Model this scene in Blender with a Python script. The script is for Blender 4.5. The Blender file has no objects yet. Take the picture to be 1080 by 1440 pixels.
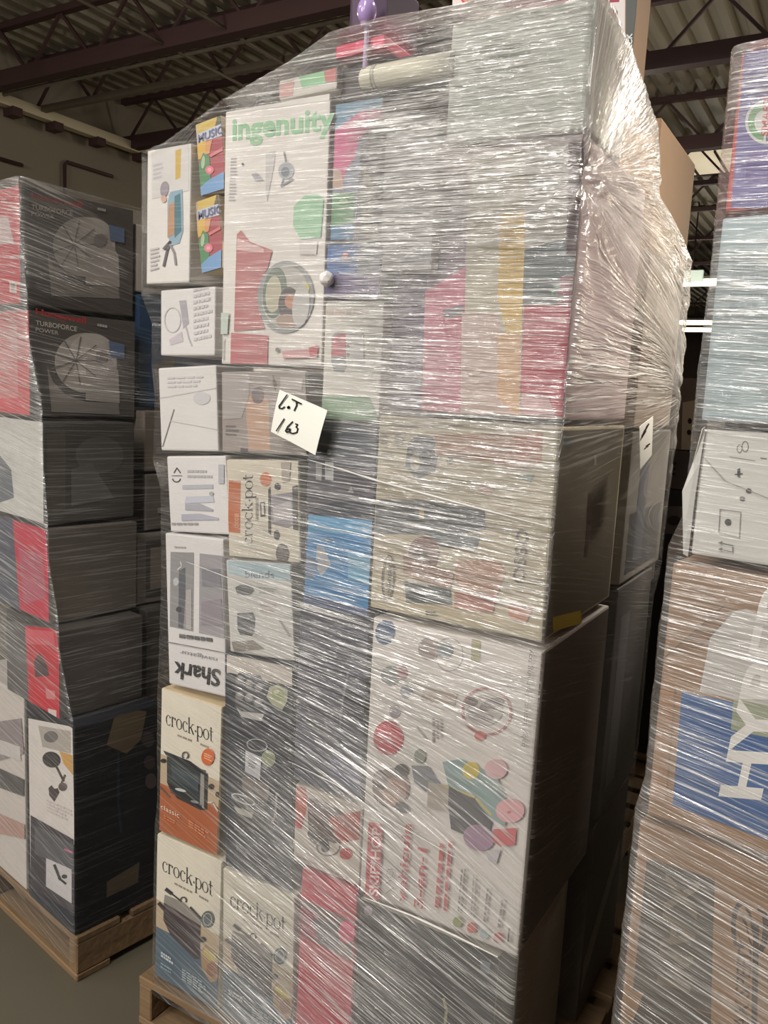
import bpy, bmesh, math, random
import numpy as np
from mathutils import Vector, Matrix, geometry

# ------------------------------------------------------------------ scene, camera, light, exposure
S = bpy.context.scene
COL = S.collection
random.seed(7)
RNG = np.random.default_rng(7)
F, CX, CY = 1150.0, 540.0, 720.0          # focal length and centre in pixels of the 1080x1440 frame
EYE = Vector((0.0, 0.0, 1.6))
_dn = Vector((138 - 540, 7880, F)).normalized()            # vanishing point of the verticals
_lf = Vector((-1965, -268, F)); _lf -= _dn * _lf.dot(_dn); _lf.normalize()
_X = -_lf; _Z = -_dn; _Y = _Z.cross(_X)
ROT = Matrix((_X, _Y, _Z))                                  # camera (x right, y down, z forward) -> world
cam = bpy.data.cameras.new('camera'); cam_o = bpy.data.objects.new('camera', cam); COL.objects.link(cam_o)
m3 = ROT @ Matrix(((1, 0, 0), (0, -1, 0), (0, 0, -1)))
cam_o.matrix_world = Matrix.Translation(EYE) @ m3.to_4x4()
cam.sensor_fit = 'VERTICAL'; cam.sensor_height = 24.0; cam.lens = 24.0 * F / 1440.0
cam.clip_start = 0.05; cam.clip_end = 200
S.camera = cam_o

S.view_settings.view_transform = 'Standard'; S.view_settings.look = 'None'
S.view_settings.gamma = 1.0; S.view_settings.use_curve_mapping = False
S.view_settings.exposure = -0.3
S.cycles.max_bounces = 10; S.cycles.transparent_max_bounces = 24
S.cycles.sample_clamp_indirect = 4.0
S.cycles.caustics_reflective = False; S.cycles.caustics_refractive = False

W = bpy.data.worlds.new('hall_air'); S.world = W; W.use_nodes = True
bg = W.node_tree.nodes['Background']; bg.inputs['Color'].default_value = (1.0, 0.95, 0.9, 1); bg.inputs['Strength'].default_value = 0.025

def area(name, loc, target, sx, sy, power, col=(1, 0.95, 0.895), spread=180):
    l = bpy.data.lights.new(name, 'AREA'); l.shape = 'RECTANGLE'; l.size = sx; l.size_y = sy; l.energy = power; l.color = col; l.spread = math.radians(spread)
    o = bpy.data.objects.new(name, l); COL.objects.link(o); o.location = loc
    o.rotation_euler = (Vector(target) - Vector(loc)).to_track_quat('-Z', 'Y').to_euler()
    return o
# rows of strip fixtures in the roof, behind and beside the camera
area('strip_light', (-0.75, -1.9, 5.3), (-1.2, 0.8, 1.0), 0.4, 2.4, 190)
area('strip_light', (-4.2, -7.6, 5.3), (-1.2, 0.0, 1.0), 0.6, 5.0, 540)
area('strip_light', (-6.9, -9.6, 5.3), (-1.2, 0.0, 1.2), 0.6, 5.0, 430)
area('strip_light', (-1.2, -9.0, 5.3), (-0.9, 0.0, 1.0), 0.6, 5.0, 190)
area('strip_light', (-5.6, -1.5, 5.3), (-3.0, 1.0, 1.2), 3.0, 0.35, 90)
area('strip_light', (1.5, 3.9, 5.3), (-0.2, 1.9, 1.9), 1.2, 0.4, 27, (1, 0.91, 0.8), 28)
area('strip_light', (3.6, 16.0, 5.3), (0.5, 3.0, 1.5), 0.9, 11.0, 800, (1, 0.86, 0.66))
area('strip_light', (-4.0, 17, 5.2), (-4.0, 17, 0.0), 6.0, 1.0, 420, (1, 0.92, 0.8))
def add_roof_fill(loc, power):
    l = bpy.data.lights.new('roof_fill', 'POINT'); l.energy = power; l.color = (1, 0.93, 0.82); l.shadow_soft_size = 0.25
    o = bpy.data.objects.new('roof_fill', l); COL.objects.link(o); o.location = loc
add_roof_fill((-6.4, 4.6, 4.3), 95); add_roof_fill((-3.4, 11.2, 4.2), 75); add_roof_fill((-4.0, 21, 4.2), 120); add_roof_fill((-0.5, -5, 4.6), 60)  # point fills added without fixtures, to brighten the ceiling

# ------------------------------------------------------------------ helpers: projection
def ray(p): return ROT @ Vector(((p[0] - CX) / F, (p[1] - CY) / F, 1.0))
class Plane:
    """a vertical face: origin, horizontal direction u (to the right as seen), z up, outward normal n"""
    def __init__(s, o, u):
        s.o = Vector(o); s.u = Vector(u).normalized(); s.z = Vector((0, 0, 1)); s.n = s.u.cross(s.z)
    def shifted(s, inset): return Plane(s.o - s.n * inset, s.u)
    def hit(s, p):
        d = ray(p); t = (s.o - EYE).dot(s.n) / d.dot(s.n); return EYE + d * t
    def uv(s, p):
        q = s.hit(p) - s.o; return (q.dot(s.u), q.z)
    def pt(s, u, z, off=0.0): return s.o + s.u * u + s.z * z + s.n * off

# ------------------------------------------------------------------ helpers: materials
MATS = {}
def lin(c):
    c = c / 255.0
    return c / 12.92 if c <= 0.04045 else ((c + 0.055) / 1.055) ** 2.4
def rgb(c): return tuple(lin(v) for v in c) + (1.0,)
def mat(name, c, rough=0.55, metal=0.0, var=0.12, scale=6.0, spec=0.4, bump=0.0, coat=0.0):
    if name in MATS: return MATS[name]
    m = bpy.data.materials.new(name); m.use_nodes = True; nt = m.node_tree; N = nt.nodes; L = nt.links
    b = N['Principled BSDF']; b.inputs['Roughness'].default_value = rough; b.inputs['Metallic'].default_value = metal
    b.inputs['Specular IOR Level'].default_value = spec; b.inputs['Coat Weight'].default_value = coat
    tc = N.new('ShaderNodeTexCoord'); no = N.new('ShaderNodeTexNoise'); no.inputs['Scale'].default_value = scale; no.inputs['Detail'].default_value = 4
    L.new(tc.outputs['Object'], no.inputs['Vector'])
    mr = N.new('ShaderNodeMapRange'); mr.inputs['To Min'].default_value = 1 - var; mr.inputs['To Max'].default_value = 1 + var
    L.new(no.outputs['Fac'], mr.inputs['Value'])
    mx = N.new('ShaderNodeVectorMath'); mx.operation = 'SCALE'; mx.inputs[0].default_value = rgb(c)[:3]
    L.new(mr.outputs['Result'], mx.inputs['Scale']); L.new(mx.outputs['Vector'], b.inputs['Base Color'])
    if bump:
        bp = N.new('ShaderNodeBump'); bp.inputs['Strength'].default_value = bump; bp.inputs['Distance'].default_value = 0.01
        L.new(no.outputs['Fac'], bp.inputs['Height']); L.new(bp.outputs['Normal'], b.inputs['Normal'])
    MATS[name] = m
    return m
def ink(c): return mat('ink_%02x%02x%02x' % tuple(int(v) for v in c), c, 0.42, var=0.07, scale=25, spec=0.35)
def board(c): return mat('board_%02x%02x%02x' % tuple(int(v) for v in c), c, 0.6, var=0.06, scale=9, bump=0.08)
def emit(name, c, k):
    m = bpy.data.materials.new(name); m.use_nodes = True
    b = m.node_tree.nodes['Principled BSDF']; b.inputs['Emission Color'].default_value = rgb(c); b.inputs['Emission Strength'].default_value = k
    return m
def wood():
    if 'pallet_wood' in MATS: return MATS['pallet_wood']
    m = mat('pallet_wood', (126, 102, 74), 0.8, var=0.25, scale=3.0, bump=0.4)
    nt = m.node_tree
    no = [n for n in nt.nodes if n.type == 'TEX_NOISE'][0]; tc = [n for n in nt.nodes if n.type == 'TEX_COORD'][0]
    mp = nt.nodes.new('ShaderNodeMapping'); mp.inputs['Scale'].default_value = (2, 14, 14)
    nt.links.new(tc.outputs['Object'], mp.inputs['Vector']); nt.links.new(mp.outputs['Vector'], no.inputs['Vector'])
    return m

# ------------------------------------------------------------------ helpers: objects
def link(o, parent=None):
    COL.objects.link(o)
    if parent is not None: o.parent = parent
    return o
def tag(o, label=None, cat=None, group=None, kind=None):
    for k, v in (('label', label), ('category', cat), ('group', group), ('kind', kind)):
        if v: o[k] = v
    return o
def empty(name, loc, label=None, cat=None, group=None):
    o = bpy.data.objects.new(name, None); o.empty_display_size = 0.1; o.location = loc
    link(o); return tag(o, label, cat, group)
def mesh_from(name, verts, faces, mats, midx=None, parent=None, smooth=False, org=None):
    """verts in world space; the object sits at org (or at its parent's origin)"""
    org = Vector(org) if org is not None else (parent.matrix_local.translation.copy() if parent is not None else Vector((0, 0, 0)))
    pw = Vector((0, 0, 0))
    p = parent
    while p is not None: pw += p.location; p = p.parent
    base = pw if parent is not None else org
    me = bpy.data.meshes.new(name)
    me.from_pydata([tuple(Vector(v) - base) for v in verts], [], faces)
    for m in mats: me.materials.append(m)
    if midx is not None: me.polygons.foreach_set('material_index', midx)
    if smooth: me.polygons.foreach_set('use_smooth', [True] * len(me.polygons))
    me.update()
    o = bpy.data.objects.new(name, me); link(o, parent)
    if parent is None: o.location = base
    return o
def bm_obj(name, bm, m, parent=None, smooth=False, loc=None):
    me = bpy.data.meshes.new(name); bm.to_mesh(me); bm.free()
    for x in (m if isinstance(m, (list, tuple)) else [m]): me.materials.append(x)
    if smooth: me.polygons.foreach_set('use_smooth', [True] * len(me.polygons))
    o = bpy.data.objects.new(name, me); link(o, parent)
    if loc is not None: o.location = loc
    return o
def box_bm(bm, sx, sy, sz, M=None, bev=0.0, seg=2):
    """box centred on the origin, transformed by M"""
    r = bmesh.ops.create_cube(bm, size=1.0); vs = r['verts']
    bmesh.ops.scale(bm, vec=(sx, sy, sz), verts=vs)
    if bev > 0:
        es = list({e for v in vs for e in v.link_edges})
        rr = bmesh.ops.bevel(bm, geom=es, offset=bev, segments=seg, affect='EDGES', profile=0.6)
        vs = list({v for f in rr['faces'] for v in f.verts} | {v for v in vs if v.is_valid})
    if M is not None: bmesh.ops.transform(bm, matrix=M, verts=vs)
    return vs
def bar_bm(bm, a, b, w, h, up=(0, 0, 1)):
    a = Vector(a); b = Vector(b); d = b - a; x = d.normalized(); y = Vector(up).cross(x)
    if y.length < 1e-4: y = Vector((0, 1, 0)).cross(x)
    y.normalize(); z = x.cross(y)
    M = Matrix((x, y, z)).transposed().to_4x4(); M.translation = (a + b) / 2
    return box_bm(bm, d.length, w, h, M)
def tube_bm(bm, pts, r, n=8, cap=True):
    pts = [Vector(p) for p in pts]; rings = []
    for i, p in enumerate(pts):
        t = (pts[min(i + 1, len(pts) - 1)] - pts[max(i - 1, 0)]).normalized()
        a = t.cross(Vector((0, 0, 1)));
        if a.length < 1e-3: a = t.cross(Vector((1, 0, 0)))
        a.normalize(); b = t.cross(a); rr = r[i] if isinstance(r, (list, tuple)) else r
        rings.append([bm.verts.new(p + (a * math.cos(2 * math.pi * k / n) + b * math.sin(2 * math.pi * k / n)) * rr) for k in range(n)])
    for i in range(len(rings) - 1):
        for k in range(n): bm.faces.new((rings[i][k], rings[i][(k + 1) % n], rings[i + 1][(k + 1) % n], rings[i + 1][k]))
    if cap: bm.faces.new(rings[0]); bm.faces.new(rings[-1][::-1])

# ------------------------------------------------------------------ cartons and their printing
class Art:
    """printing on one flat face of a carton: shapes given in pixels are laid on the face's own plane"""
    STEP = 0.00016
    def __init__(s, plane, rect, root):
        s.pl = plane; s.rect = rect; s.root = root; s.k = 0; s.parts = {}; s.blk = 0
    def _acc(s, part):
        if part in ('small_print', 'lettering'): part = '%s#%d' % (part, s.blk)
        return s.parts.setdefault(part, dict(v=[], f=[], mi=[], m=[]))
    def loc(s, p): return s.pl.uv(p)
    def _clip(s, poly):
        if s.rect is None: return poly
        cu, cz, w, h, a = s.rect; ca, sa = math.cos(a), math.sin(a)
        q = [((u - cu) * ca + (z - cz) * sa, -(u - cu) * sa + (z - cz) * ca) for u, z in poly]
        for ax, sg, lim in ((0, 1, w / 2), (0, -1, w / 2), (1, 1, h / 2), (1, -1, h / 2)):
            out = []
            for i in range(len(q)):
                A, B = q[i - 1], q[i]; ia = A[ax] * sg <= lim; ib = B[ax] * sg <= lim
                if ia != ib:
                    t = (lim * sg - A[ax]) / (B[ax] - A[ax]); out.append((A[0] + (B[0] - A[0]) * t, A[1] + (B[1] - A[1]) * t))
                if ib: out.append(B)
            q = out
            if len(q) < 3: return []
        return [(cu + x * ca - y * sa, cz + x * sa + y * ca) for x, y in q]
    def raw(s, part, poly, c, tri=None, clip=True, adv=True):
        if clip: poly = s._clip(poly)
        if len(poly) < 3: return
        A = s._acc(part); m = ink(c) if not isinstance(c, bpy.types.Material) else c
        if m not in A['m']: A['m'].append(m)
        mi = A['m'].index(m)
        if adv: s.k += 1
        off = 0.0004 + s.k * s.STEP; b = len(A['v'])
        A['v'] += [s.pl.pt(u, z, off) for u, z in poly]
        tris = tri if tri is not None else geometry.tessellate_polygon([[Vector((u, z, 0)) for u, z in poly]])
        for t in tris:
            t = [b + i for i in t]
            n = (A['v'][t[1]] - A['v'][t[0]]).cross(A['v'][t[2]] - A['v'][t[0]])
            A['f'].append(t if n.dot(s.pl.n) > 0 else t[::-1]); A['mi'].append(mi)
    def poly(s, pts, c, part='print_or_shade_panel', **k): s.raw(part, [s.loc(p) for p in pts], c, **k)
    def ell(s, p, rx, ry, c, rot=0, part='product_picture', n=28, a0=0, a1=360):
        r = math.radians(rot); pts = []
        full = abs(a1 - a0) >= 360
        for i in range(n if full else n + 1):
            t = math.radians(a0 + (a1 - a0) * i / n); x, y = rx * math.cos(t), ry * math.sin(t)
            pts.append((p[0] + x * math.cos(r) - y * math.sin(r), p[1] + x * math.sin(r) + y * math.cos(r)))
        s.poly(pts, c, part)
    def ring(s, p, rx, ry, w, c, rot=0, part='product_picture', a0=0, a1=360, n=32):
        r = math.radians(rot); o = []; i_ = []
        for i in range(n + 1):
            t = math.radians(a0 + (a1 - a0) * i / n)
            for R_, L_ in ((0, o), (w, i_)):
                x, y = (rx - R_) * math.cos(t), (ry - R_) * math.sin(t)
                L_.append((p[0] + x * math.cos(r) - y * math.sin(r), p[1] + x * math.sin(r) + y * math.cos(r)))
        for i in range(n): s.poly([o[i], o[i + 1], i_[i + 1], i_[i]], c, part, adv=(i == 0))
    def line(s, pts, w, c, part='print_or_shade_panel'):
        for i in range(len(pts) - 1):
            a, b = Vector(pts[i]), Vector(pts[i + 1]); d = (b - a)
            if d.length < 1e-6: continue
            n = Vector((-d.y, d.x)).normalized() * w / 2; e = d.normalized() * w * 0.25
            s.poly([a - n - e, b - n + e, b + n + e, a + n - e], c, part, adv=(i == 0))
    def bars(s, tl, tr, br, bl, n, c, fill=0.5, part='small_print', rag=0.3):
        """rows of illegible small print"""
        s.blk += 1
        tl, tr, br, bl = map(Vector, (tl, tr, br, bl))
        for i in range(n):
            a = i / n; b = (i + fill) / n; e = 1 - rag * random.random()
            l0, r0 = tl.lerp(bl, a), tr.lerp(br, a); l1, r1 = tl.lerp(bl, b), tr.lerp(br, b)
            x = 0.0
            while x < e - 0.02:
                wd = min(random.uniform(0.1, 0.24), e - x)
                s.poly([l0.lerp(r0, x), l0.lerp(r0, x + wd), l1.lerp(r1, x + wd), l1.lerp(r1, x)], c, part, adv=(i == 0 and x == 0)); x += wd + 0.035
    def text(s, body, p0, p1, pt, c, part='lettering', bold=0.0, shear=0.0):
        """body from baseline start p0 to baseline end p1, capital height up to pt (above p0)"""
        cu = bpy.data.curves.new('t', 'FONT'); cu.body = body; cu.size = 1.0; cu.offset = bold; cu.shear = shear; cu.resolution_u = 3
        o = bpy.data.objects.new('t', cu); COL.objects.link(o)
        dg = bpy.context.evaluated_depsgraph_get(); me = bpy.data.meshes.new_from_object(o.evaluated_get(dg))
        V = [(v.co.x, v.co.y) for v in me.vertices]; P = [list(p.vertices) for p in me.polygons]
        bpy.data.objects.remove(o); bpy.data.curves.remove(cu); bpy.data.meshes.remove(me)
        x0 = min(v[0] for v in V); x1 = max(v[0] for v in V); cap = 0.72
        s.glyphs([((x - x0) / (x1 - x0), y / cap) for x, y in V], P, p0, p1, pt, c, part)
    def glyphs(s, V, P, p0, p1, pt, c, part='lettering'):
        s.blk += 1
        a, b, t = (Vector(s.loc(p)) for p in (p0, p1, pt)); e1 = b - a; e2 = t - a
        poly = [tuple(a + e1 * x + e2 * y) for x, y in V]
        tris = []
        for f in P:
            for i in range(1, len(f) - 1): tris.append((f[0], f[i], f[i + 1]))
        s.raw(part, poly, c, tri=tris, clip=False)
    def done(s):
        out = {}
        for part, A in s.parts.items():
            if A['f']: out[part] = mesh_from(part.split('#')[0], A['v'], A['f'], A['m'], A['mi'], s.root)
        return out

CARTONS = {}   # stack name -> list of (corner points) for the film envelope
def carton(stack, label, plane, px, depth, body, cat='box', inset=0.0, group=None, angle=None, name='carton', side=None, grow=0.0, drop=0.0, sidemat=None, bev=0.004):
    """a carton whose front face fits the four pixels TL TR BR BL on the plane moved back by inset"""
    pl = plane.shifted(inset)
    q = [Vector(pl.uv(p)) for p in px]
    c = sum(q, Vector((0, 0))) / 4
    w = ((q[1] - q[0]).length + (q[2] - q[3]).length) / 2; h = ((q[3] - q[0]).length + (q[2] - q[1]).length) / 2
    e = (q[1] - q[0]) + (q[2] - q[3]); a = math.atan2(e.y, e.x) if angle is None else angle
    w -= 0.0025 - grow; h -= 0.0025
    root = empty(name, pl.pt(c.x, c.y - h / 2) - pl.n * depth / 2, label, cat, group)
    root.rotation_euler = (0, 0, 0)
    bm = bmesh.new()
    # local axes: u, inward, z
    box_bm(bm, w, depth, h, None, bev, 2)
    R = Matrix.Rotation(-a, 4, 'Y')
    B = Matrix((pl.u, -pl.n, pl.z)).transposed().to_4x4()
    M = B @ R
    ctr = pl.pt(c.x, c.y) - pl.n * depth / 2
    M.translation = ctr - root.location
    bmesh.ops.transform(bm, matrix=M, verts=bm.verts)
    bm_obj('carton_body', bm, body, root)
    ca, sa = math.cos(a), math.sin(a)
    cs = []
    for sx in (-1, 1):
        for sz in (-1, 1):
            for d in (0, depth):
                x, z = sx * w / 2, sz * h / 2
                cs.append(pl.pt(c.x + x * ca - z * sa, c.y + x * sa + z * ca) - pl.n * d)
    CARTONS.setdefault(stack, []).append(cs)
    A = Art(pl, (c.x, c.y, w - 0.003, h - 0.003, a), root)
    A.w, A.h, A.a, A.c, A.depth = w, h, a, c, depth
    # plane of the carton's right-hand side, for printing there
    A.right = Plane(pl.pt(c.x + w / 2 * ca, 0), -pl.n)
    A.right.o.z = 0
    return A
# the rounded serif lettering on the slow-cooker cartons, drawn as outlines
def serif_word():
    V = []; P = []
    def quad(*p):
        b = len(V); V.extend(p); P.append(list(range(b, b + len(p))))
    def bowl(cx, rx, a0, a1, cy=0.5, ry=0.52, t=0.17, n=18):
        for i in range(n):
            u = math.radians(a0 + (a1 - a0) * i / n); v = math.radians(a0 + (a1 - a0) * (i + 1) / n)
            f = lambda k, g: (cx + (rx - g * t * (0.3 + 0.7 * abs(math.cos(k)))) * math.cos(k), cy + (ry - g * t * 0.42) * math.sin(k))
            quad(f(u, 0), f(v, 0), f(v, 1), f(u, 1))
    def stem(x, y0, y1, w=0.17, top=True, bot=True):
        quad((x, y0), (x + w, y0), (x + w, y1), (x, y1))
        if bot: quad((x - 0.1, y0), (x + w + 0.1, y0), (x + w + 0.1, y0 + 0.06), (x - 0.1, y0 + 0.06))
        if top: quad((x - 0.12, y1 - 0.1), (x, y1 - 0.06), (x + w, y1), (x + w - 0.05, y1 + 0.02))
    x = 0.42
    def c_():
        nonlocal x
        bowl(x, 0.42, 42, 318); quad((x + 0.16, 0.78), (x + 0.34, 0.78), (x + 0.34, 0.92), (x + 0.16, 0.92)); x += 0.5
    def o_():
        nonlocal x
        x += 0.42; bowl(x, 0.46, 0, 360, n=26); x += 0.56
    c_()
    stem(x, 0, 1.0); bowl(x + 0.36, 0.26, 30, 150, cy=0.62, ry=0.38, t=0.16); quad((x + 0.44, 0.74), (x + 0.62, 0.74), (x + 0.62, 0.95), (x + 0.44, 0.98)); x += 0.72
    o_(); x += 0.38; c_()
    stem(x, 0, 1.55); quad((x + 0.17, 0.45), (x + 0.17, 0.55), (x + 0.62, 1.0), (x + 0.74, 1.0)); quad((x + 0.26, 0.6), (x + 0.4, 0.68), (x + 0.86, 0.0), (x + 0.62, 0.0)); quad((x + 0.5, 0.94), (x + 0.85, 0.94), (x + 0.85, 1.0), (x + 0.5, 1.0)); x += 0.98
    bowl(x + 0.08, 0.11, 0, 360, cy=0.42, ry=0.11, t=0.11, n=10); x += 0.3
    stem(x, -0.5, 1.0); bowl(x + 0.42, 0.44, -140, 140, n=20); x += 0.92
    o_()
    stem(x + 0.08, 0.05, 1.35, top=False, bot=False); quad((x - 0.06, 0.92), (x + 0.5, 0.92), (x + 0.5, 1.0), (x - 0.06, 1.0)); bowl(x + 0.36, 0.26, 190, 300, cy=0.22, ry=0.24, t=0.14, n=8)
    x += 0.5
    return [(a / x, b) for a, b in V], P
SERIF = serif_word()

# ------------------------------------------------------------------ the hall
def hall():
    conc = mat('worn_concrete', (92, 86, 72), 0.55, var=0.3, scale=1.6, bump=0.05)
    bm = bmesh.new(); box_bm(bm, 26, 60, 0.2, Matrix.Translation((-1, 22, -0.1)))
    tag(bm_obj('floor', bm, conc), kind='structure')
    wallm = mat('wall_panel', (138, 128, 112), 0.8, var=0.12, scale=0.8)
    bm = bmesh.new(); box_bm(bm, 0.25, 60, 6.4, Matrix.Translation((-11.6, 22, 3.2)))
    tag(bm_obj('wall_left', bm, wallm), kind='structure')
    bm = bmesh.new(); box_bm(bm, 26, 0.25, 6.4, Matrix.Translation((-1, 48, 3.2)))
    tag(bm_obj('wall_back', bm, mat('back_wall', (96, 80, 66), 0.8, var=0.2, scale=0.6)), kind='structure')
    # corrugated steel deck, ribs running front to back
    steel = mat('deck_steel', (140, 132, 116), 0.5, metal=0.2, var=0.25, scale=0.7)
    prof = []; x = -12.0
    while x < 7.5:
        prof += [(x, 6.30), (x + 0.09, 6.30), (x + 0.13, 6.22), (x + 0.23, 6.22)]; x += 0.27
    v = []; f = []
    for xx, zz in prof: v += [(xx, -7, zz), (xx, 48, zz)]
    for i in range(len(prof) - 1): f.append((2 * i, 2 * i + 1, 2 * i + 3, 2 * i + 2))
    n0 = len(v)
    v += [(-12, -7, 6.4), (-12, 48, 6.4), (prof[-1][0], 48, 6.4), (prof[-1][0], -7, 6.4)]; f.append((n0, n0 + 1, n0 + 2, n0 + 3))
    tag(mesh_from('ceiling', v, f, [steel]), kind='structure')
    # open-web roof trusses crossing the hall
    paint = mat('truss_paint', (70, 48, 46), 0.6, var=0.2, scale=2)
    paint2 = mat('truss_grey', (116, 106, 92), 0.6, var=0.2, scale=2)
    rows = [(4.6, 5.5, 0), (7.35, 5.5, 0), (8.35, 5.5, 1), (10.1, 5.5, 0), (13.3, 5.5, 0), (15.6, 5.5, 0), (17.6, 5.5, 0), (20.5, 5.5, 0), (24, 5.5, 0), (28, 5.5, 0), (33, 5.5, 0)]
    words = ['above the left stack', 'with a thick lower chord above the left wall rail', 'with a pale lower chord', 'with a thick dark chord seen between the two right stacks',
             'second one back in the gap between the stacks', 'just past the glowing roof patch', 'fourth back in the gap', 'fifth back in the gap', 'sixth back in the gap', 'seventh back, near the far lamps', 'last before the back wall']
    for (y, z, k), wd in zip(rows, words):
        r = empty('roof_truss', (-2, y, z), 'dark steel open-web roof truss, ' + wd, 'roof truss', 'roof trusses under the steel deck')
        def part(nm, bm, m): return bm_obj(nm, bm, m, r, loc=(2, -y, -z))
        heavy = y in (7.35, 10.1, 13.3)
        bm = bmesh.new(); bar_bm(bm, (-11.4, y, z), (6.5, y, z), 0.16 if heavy else 0.09, 0.2 if heavy else 0.08); part('bottom_chord', bm, paint2 if k else paint)
        bm = bmesh.new(); bar_bm(bm, (-11.4, y, 6.17), (6.5, y, 6.17), 0.1, 0.08); part('top_chord', bm, paint)
        bm = bmesh.new(); x = -11.3
        while x < 6:
            bar_bm(bm, (x, y, z), (x + 0.62, y, 6.15), 0.035, 0.035, (0, 1, 0)); bar_bm(bm, (x + 0.62, y, 6.15), (x + 1.24, y, z), 0.035, 0.035, (0, 1, 0)); x += 1.24
        part('web_rod', bm, paint)
    # rail at the head of the left wall, with brackets
    r = empty('wall_rail', (-11.2, 8, 5.45), 'pale steel rail along the top of the left wall', 'rail')
    bm = bmesh.new(); bar_bm(bm, (-11.2, -3, 5.45), (-11.2, 40, 5.45), 0.16, 0.14); bm_obj('beam', bm, mat('cream_steel', (214, 202, 172), 0.5, var=0.15, scale=1.5), r, loc=(11.2, -8, -5.45))
    for k, y in enumerate((7.9, 8.6, 9.4, 10.3, 11.4)):
        bm = bmesh.new(); box_bm(bm, 0.22, 0.16, 0.12, Matrix.Translation((-11.2, y, 5.33))); bm_obj('bracket', bm, paint, r, loc=(11.2, -8, -5.45))
    for nm, lab, pts in (('conduit', 'thin conduit running back under the roof, nearer the left wall', [(-7.55, 6.0, 5.45), (-7.55, 9.5, 5.45)]), ('conduit', 'thin conduit running back under the roof, nearer the tall stack', [(-6.6, 5.8, 5.45), (-6.6, 9.0, 5.45)]),
                         ('sprinkler_pipe', 'pale pipe crossing the roof beside the thick truss chord', [(-11, 7.62, 5.46), (6, 7.62, 5.46)]),
                         ('wall_pipe', 'dark pipe across the left wall', [(-11.42, 5.8, 4.7), (-11.42, 8.2, 4.7), (-11.42, 8.2, 4.7)]), ('downpipe', 'dark pipe elbow dropping down the left wall', [(-11.42, 9.9, 4.95), (-11.42, 9.0, 4.95), (-11.42, 8.95, 4.9), (-11.42, 8.95, 2.5)])):
        bm = bmesh.new(); tube_bm(bm, pts, 0.02 if nm == 'conduit' else 0.028, 8)
        tag(bm_obj(nm, bm, paint2 if nm in ('conduit', 'sprinkler_pipe') else paint, smooth=True), lab, 'pipe')
    # far lamps, and a glowing panel standing in for lamplit roof deck
    lamp = emit('lamp_tube', (255, 240, 214), 5.0); hous = mat('lamp_housing', (200, 196, 186), 0.4)
    for (x, y, L_, wd) in ((-4.7, 25.8, 1.5, 'brightest and highest of the strip lamps far down the gap'), (-6.75, 37.6, 2.0, 'middle strip lamp far down the gap'), (-7.3, 41, 2.0, 'lowest strip lamp far down the gap')):
        r = empty('strip_lamp', (x, y, 5.3), wd, 'lamp', 'strip lamps far down the hall')
        bm = bmesh.new(); box_bm(bm, L_, 0.5, 0.08, Matrix.Translation((0, 0, 0.06)), 0.01); bm_obj('housing', bm, hous, r)
        for dy in (-0.14, 0.14):
            bm = bmesh.new(); tube_bm(bm, [(-L_ / 2 + .03, dy, -0.04), (L_ / 2 - .03, dy, -0.04)], 0.1, 10); bm_obj('tube', bm, lamp, r, smooth=True)
        for dx in (-0.4, 0.4):
            bm = bmesh.new(); tube_bm(bm, [(dx, 0, 0.1), (dx, 0, 0.95)], 0.015); bm_obj('hanger', bm, paint, r)
    r = empty('lit_roof_patch', (-3.25, 16.7, 6.14), 'cream glowing panel between two trusses, standing in for lamplit roof deck', 'lit roof patch')
    bm = bmesh.new(); box_bm(bm, 1.6, 1.5, 0.04, None, 0.005); bm_obj('panel', bm, emit('lit_roof_glow', (255, 236, 196), 0.7), r)
    for i in range(4):
        bm = bmesh.new(); box_bm(bm, 0.04, 1.5, 0.05, Matrix.Translation((-0.8 + i * 0.533, 0, -0.02))); bm_obj('patch_bar', bm, paint, r)
    r = empty('exit_lamp', (-4.0, 20.2, 4.6), 'small greenish lit panel hanging in the far gap', 'lamp')
    bm = bmesh.new(); box_bm(bm, 0.5, 0.1, 0.26, None, 0.01); bm_obj('panel', bm, emit('green_panel', (190, 220, 190), 0.7), r)
    bm = bmesh.new(); tube_bm(bm, [(0, 0, 0.13), (0, 0, 1.63)], 0.015); bm_obj('hanger', bm, paint, r)
hall()

# ------------------------------------------------------------------ pallets
def pallet(loc, yaw, lx, ly, label, toph=0.13):
    r = empty('wooden_pallet', loc, label, 'pallet'); r.rotation_euler = (0, 0, yaw)
    w = wood(); t = 0.02
    n = 7
    for i in range(n):
        bw = 0.1 if 0 < i < n - 1 else 0.13
        y = -ly / 2 + 0.065 + i * (ly - 0.13) / (n - 1)
        bm = bmesh.new(); box_bm(bm, lx, bw, t, None, 0.003, 1); bm_obj('deck_board', bm, w, r, loc=(0, y, toph - t / 2))
    for i in range(3):
        bm = bmesh.new(); box_bm(bm, 0.042, ly - 0.002, toph - 2 * t - 0.002, None, 0.003, 1); bm_obj('stringer', bm, w, r, loc=((i - 1) * (lx / 2 - 0.022), 0, toph / 2))
    for y in (-ly / 2 + 0.05, 0, ly / 2 - 0.05):
        bm = bmesh.new(); box_bm(bm, lx, 0.1, t, None, 0.003, 1); bm_obj('bottom_board', bm, w, r, loc=(0, y, t / 2))
    return r
Y0 = 1.324
PC = Plane((0, Y0, 0), (1, 0, 0))                       # front of the tall middle stack
pallet((-0.905, Y0 + 0.5, 0), 0, 1.02, 1.02, 'bare wooden pallet under the tall lot 163 stack')
LU = Vector((0.985225, -0.171267, 0)); LR = Vector((0.171267, 0.985225, 0))
LO = Vector((-1.653, 1.3197, 0))
PLF = Plane(LO, LU); PLR = Plane(LO, LR)                # left stack: front and right-hand faces
pc = LO - LU * 0.51 + LR * 0.52
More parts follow.
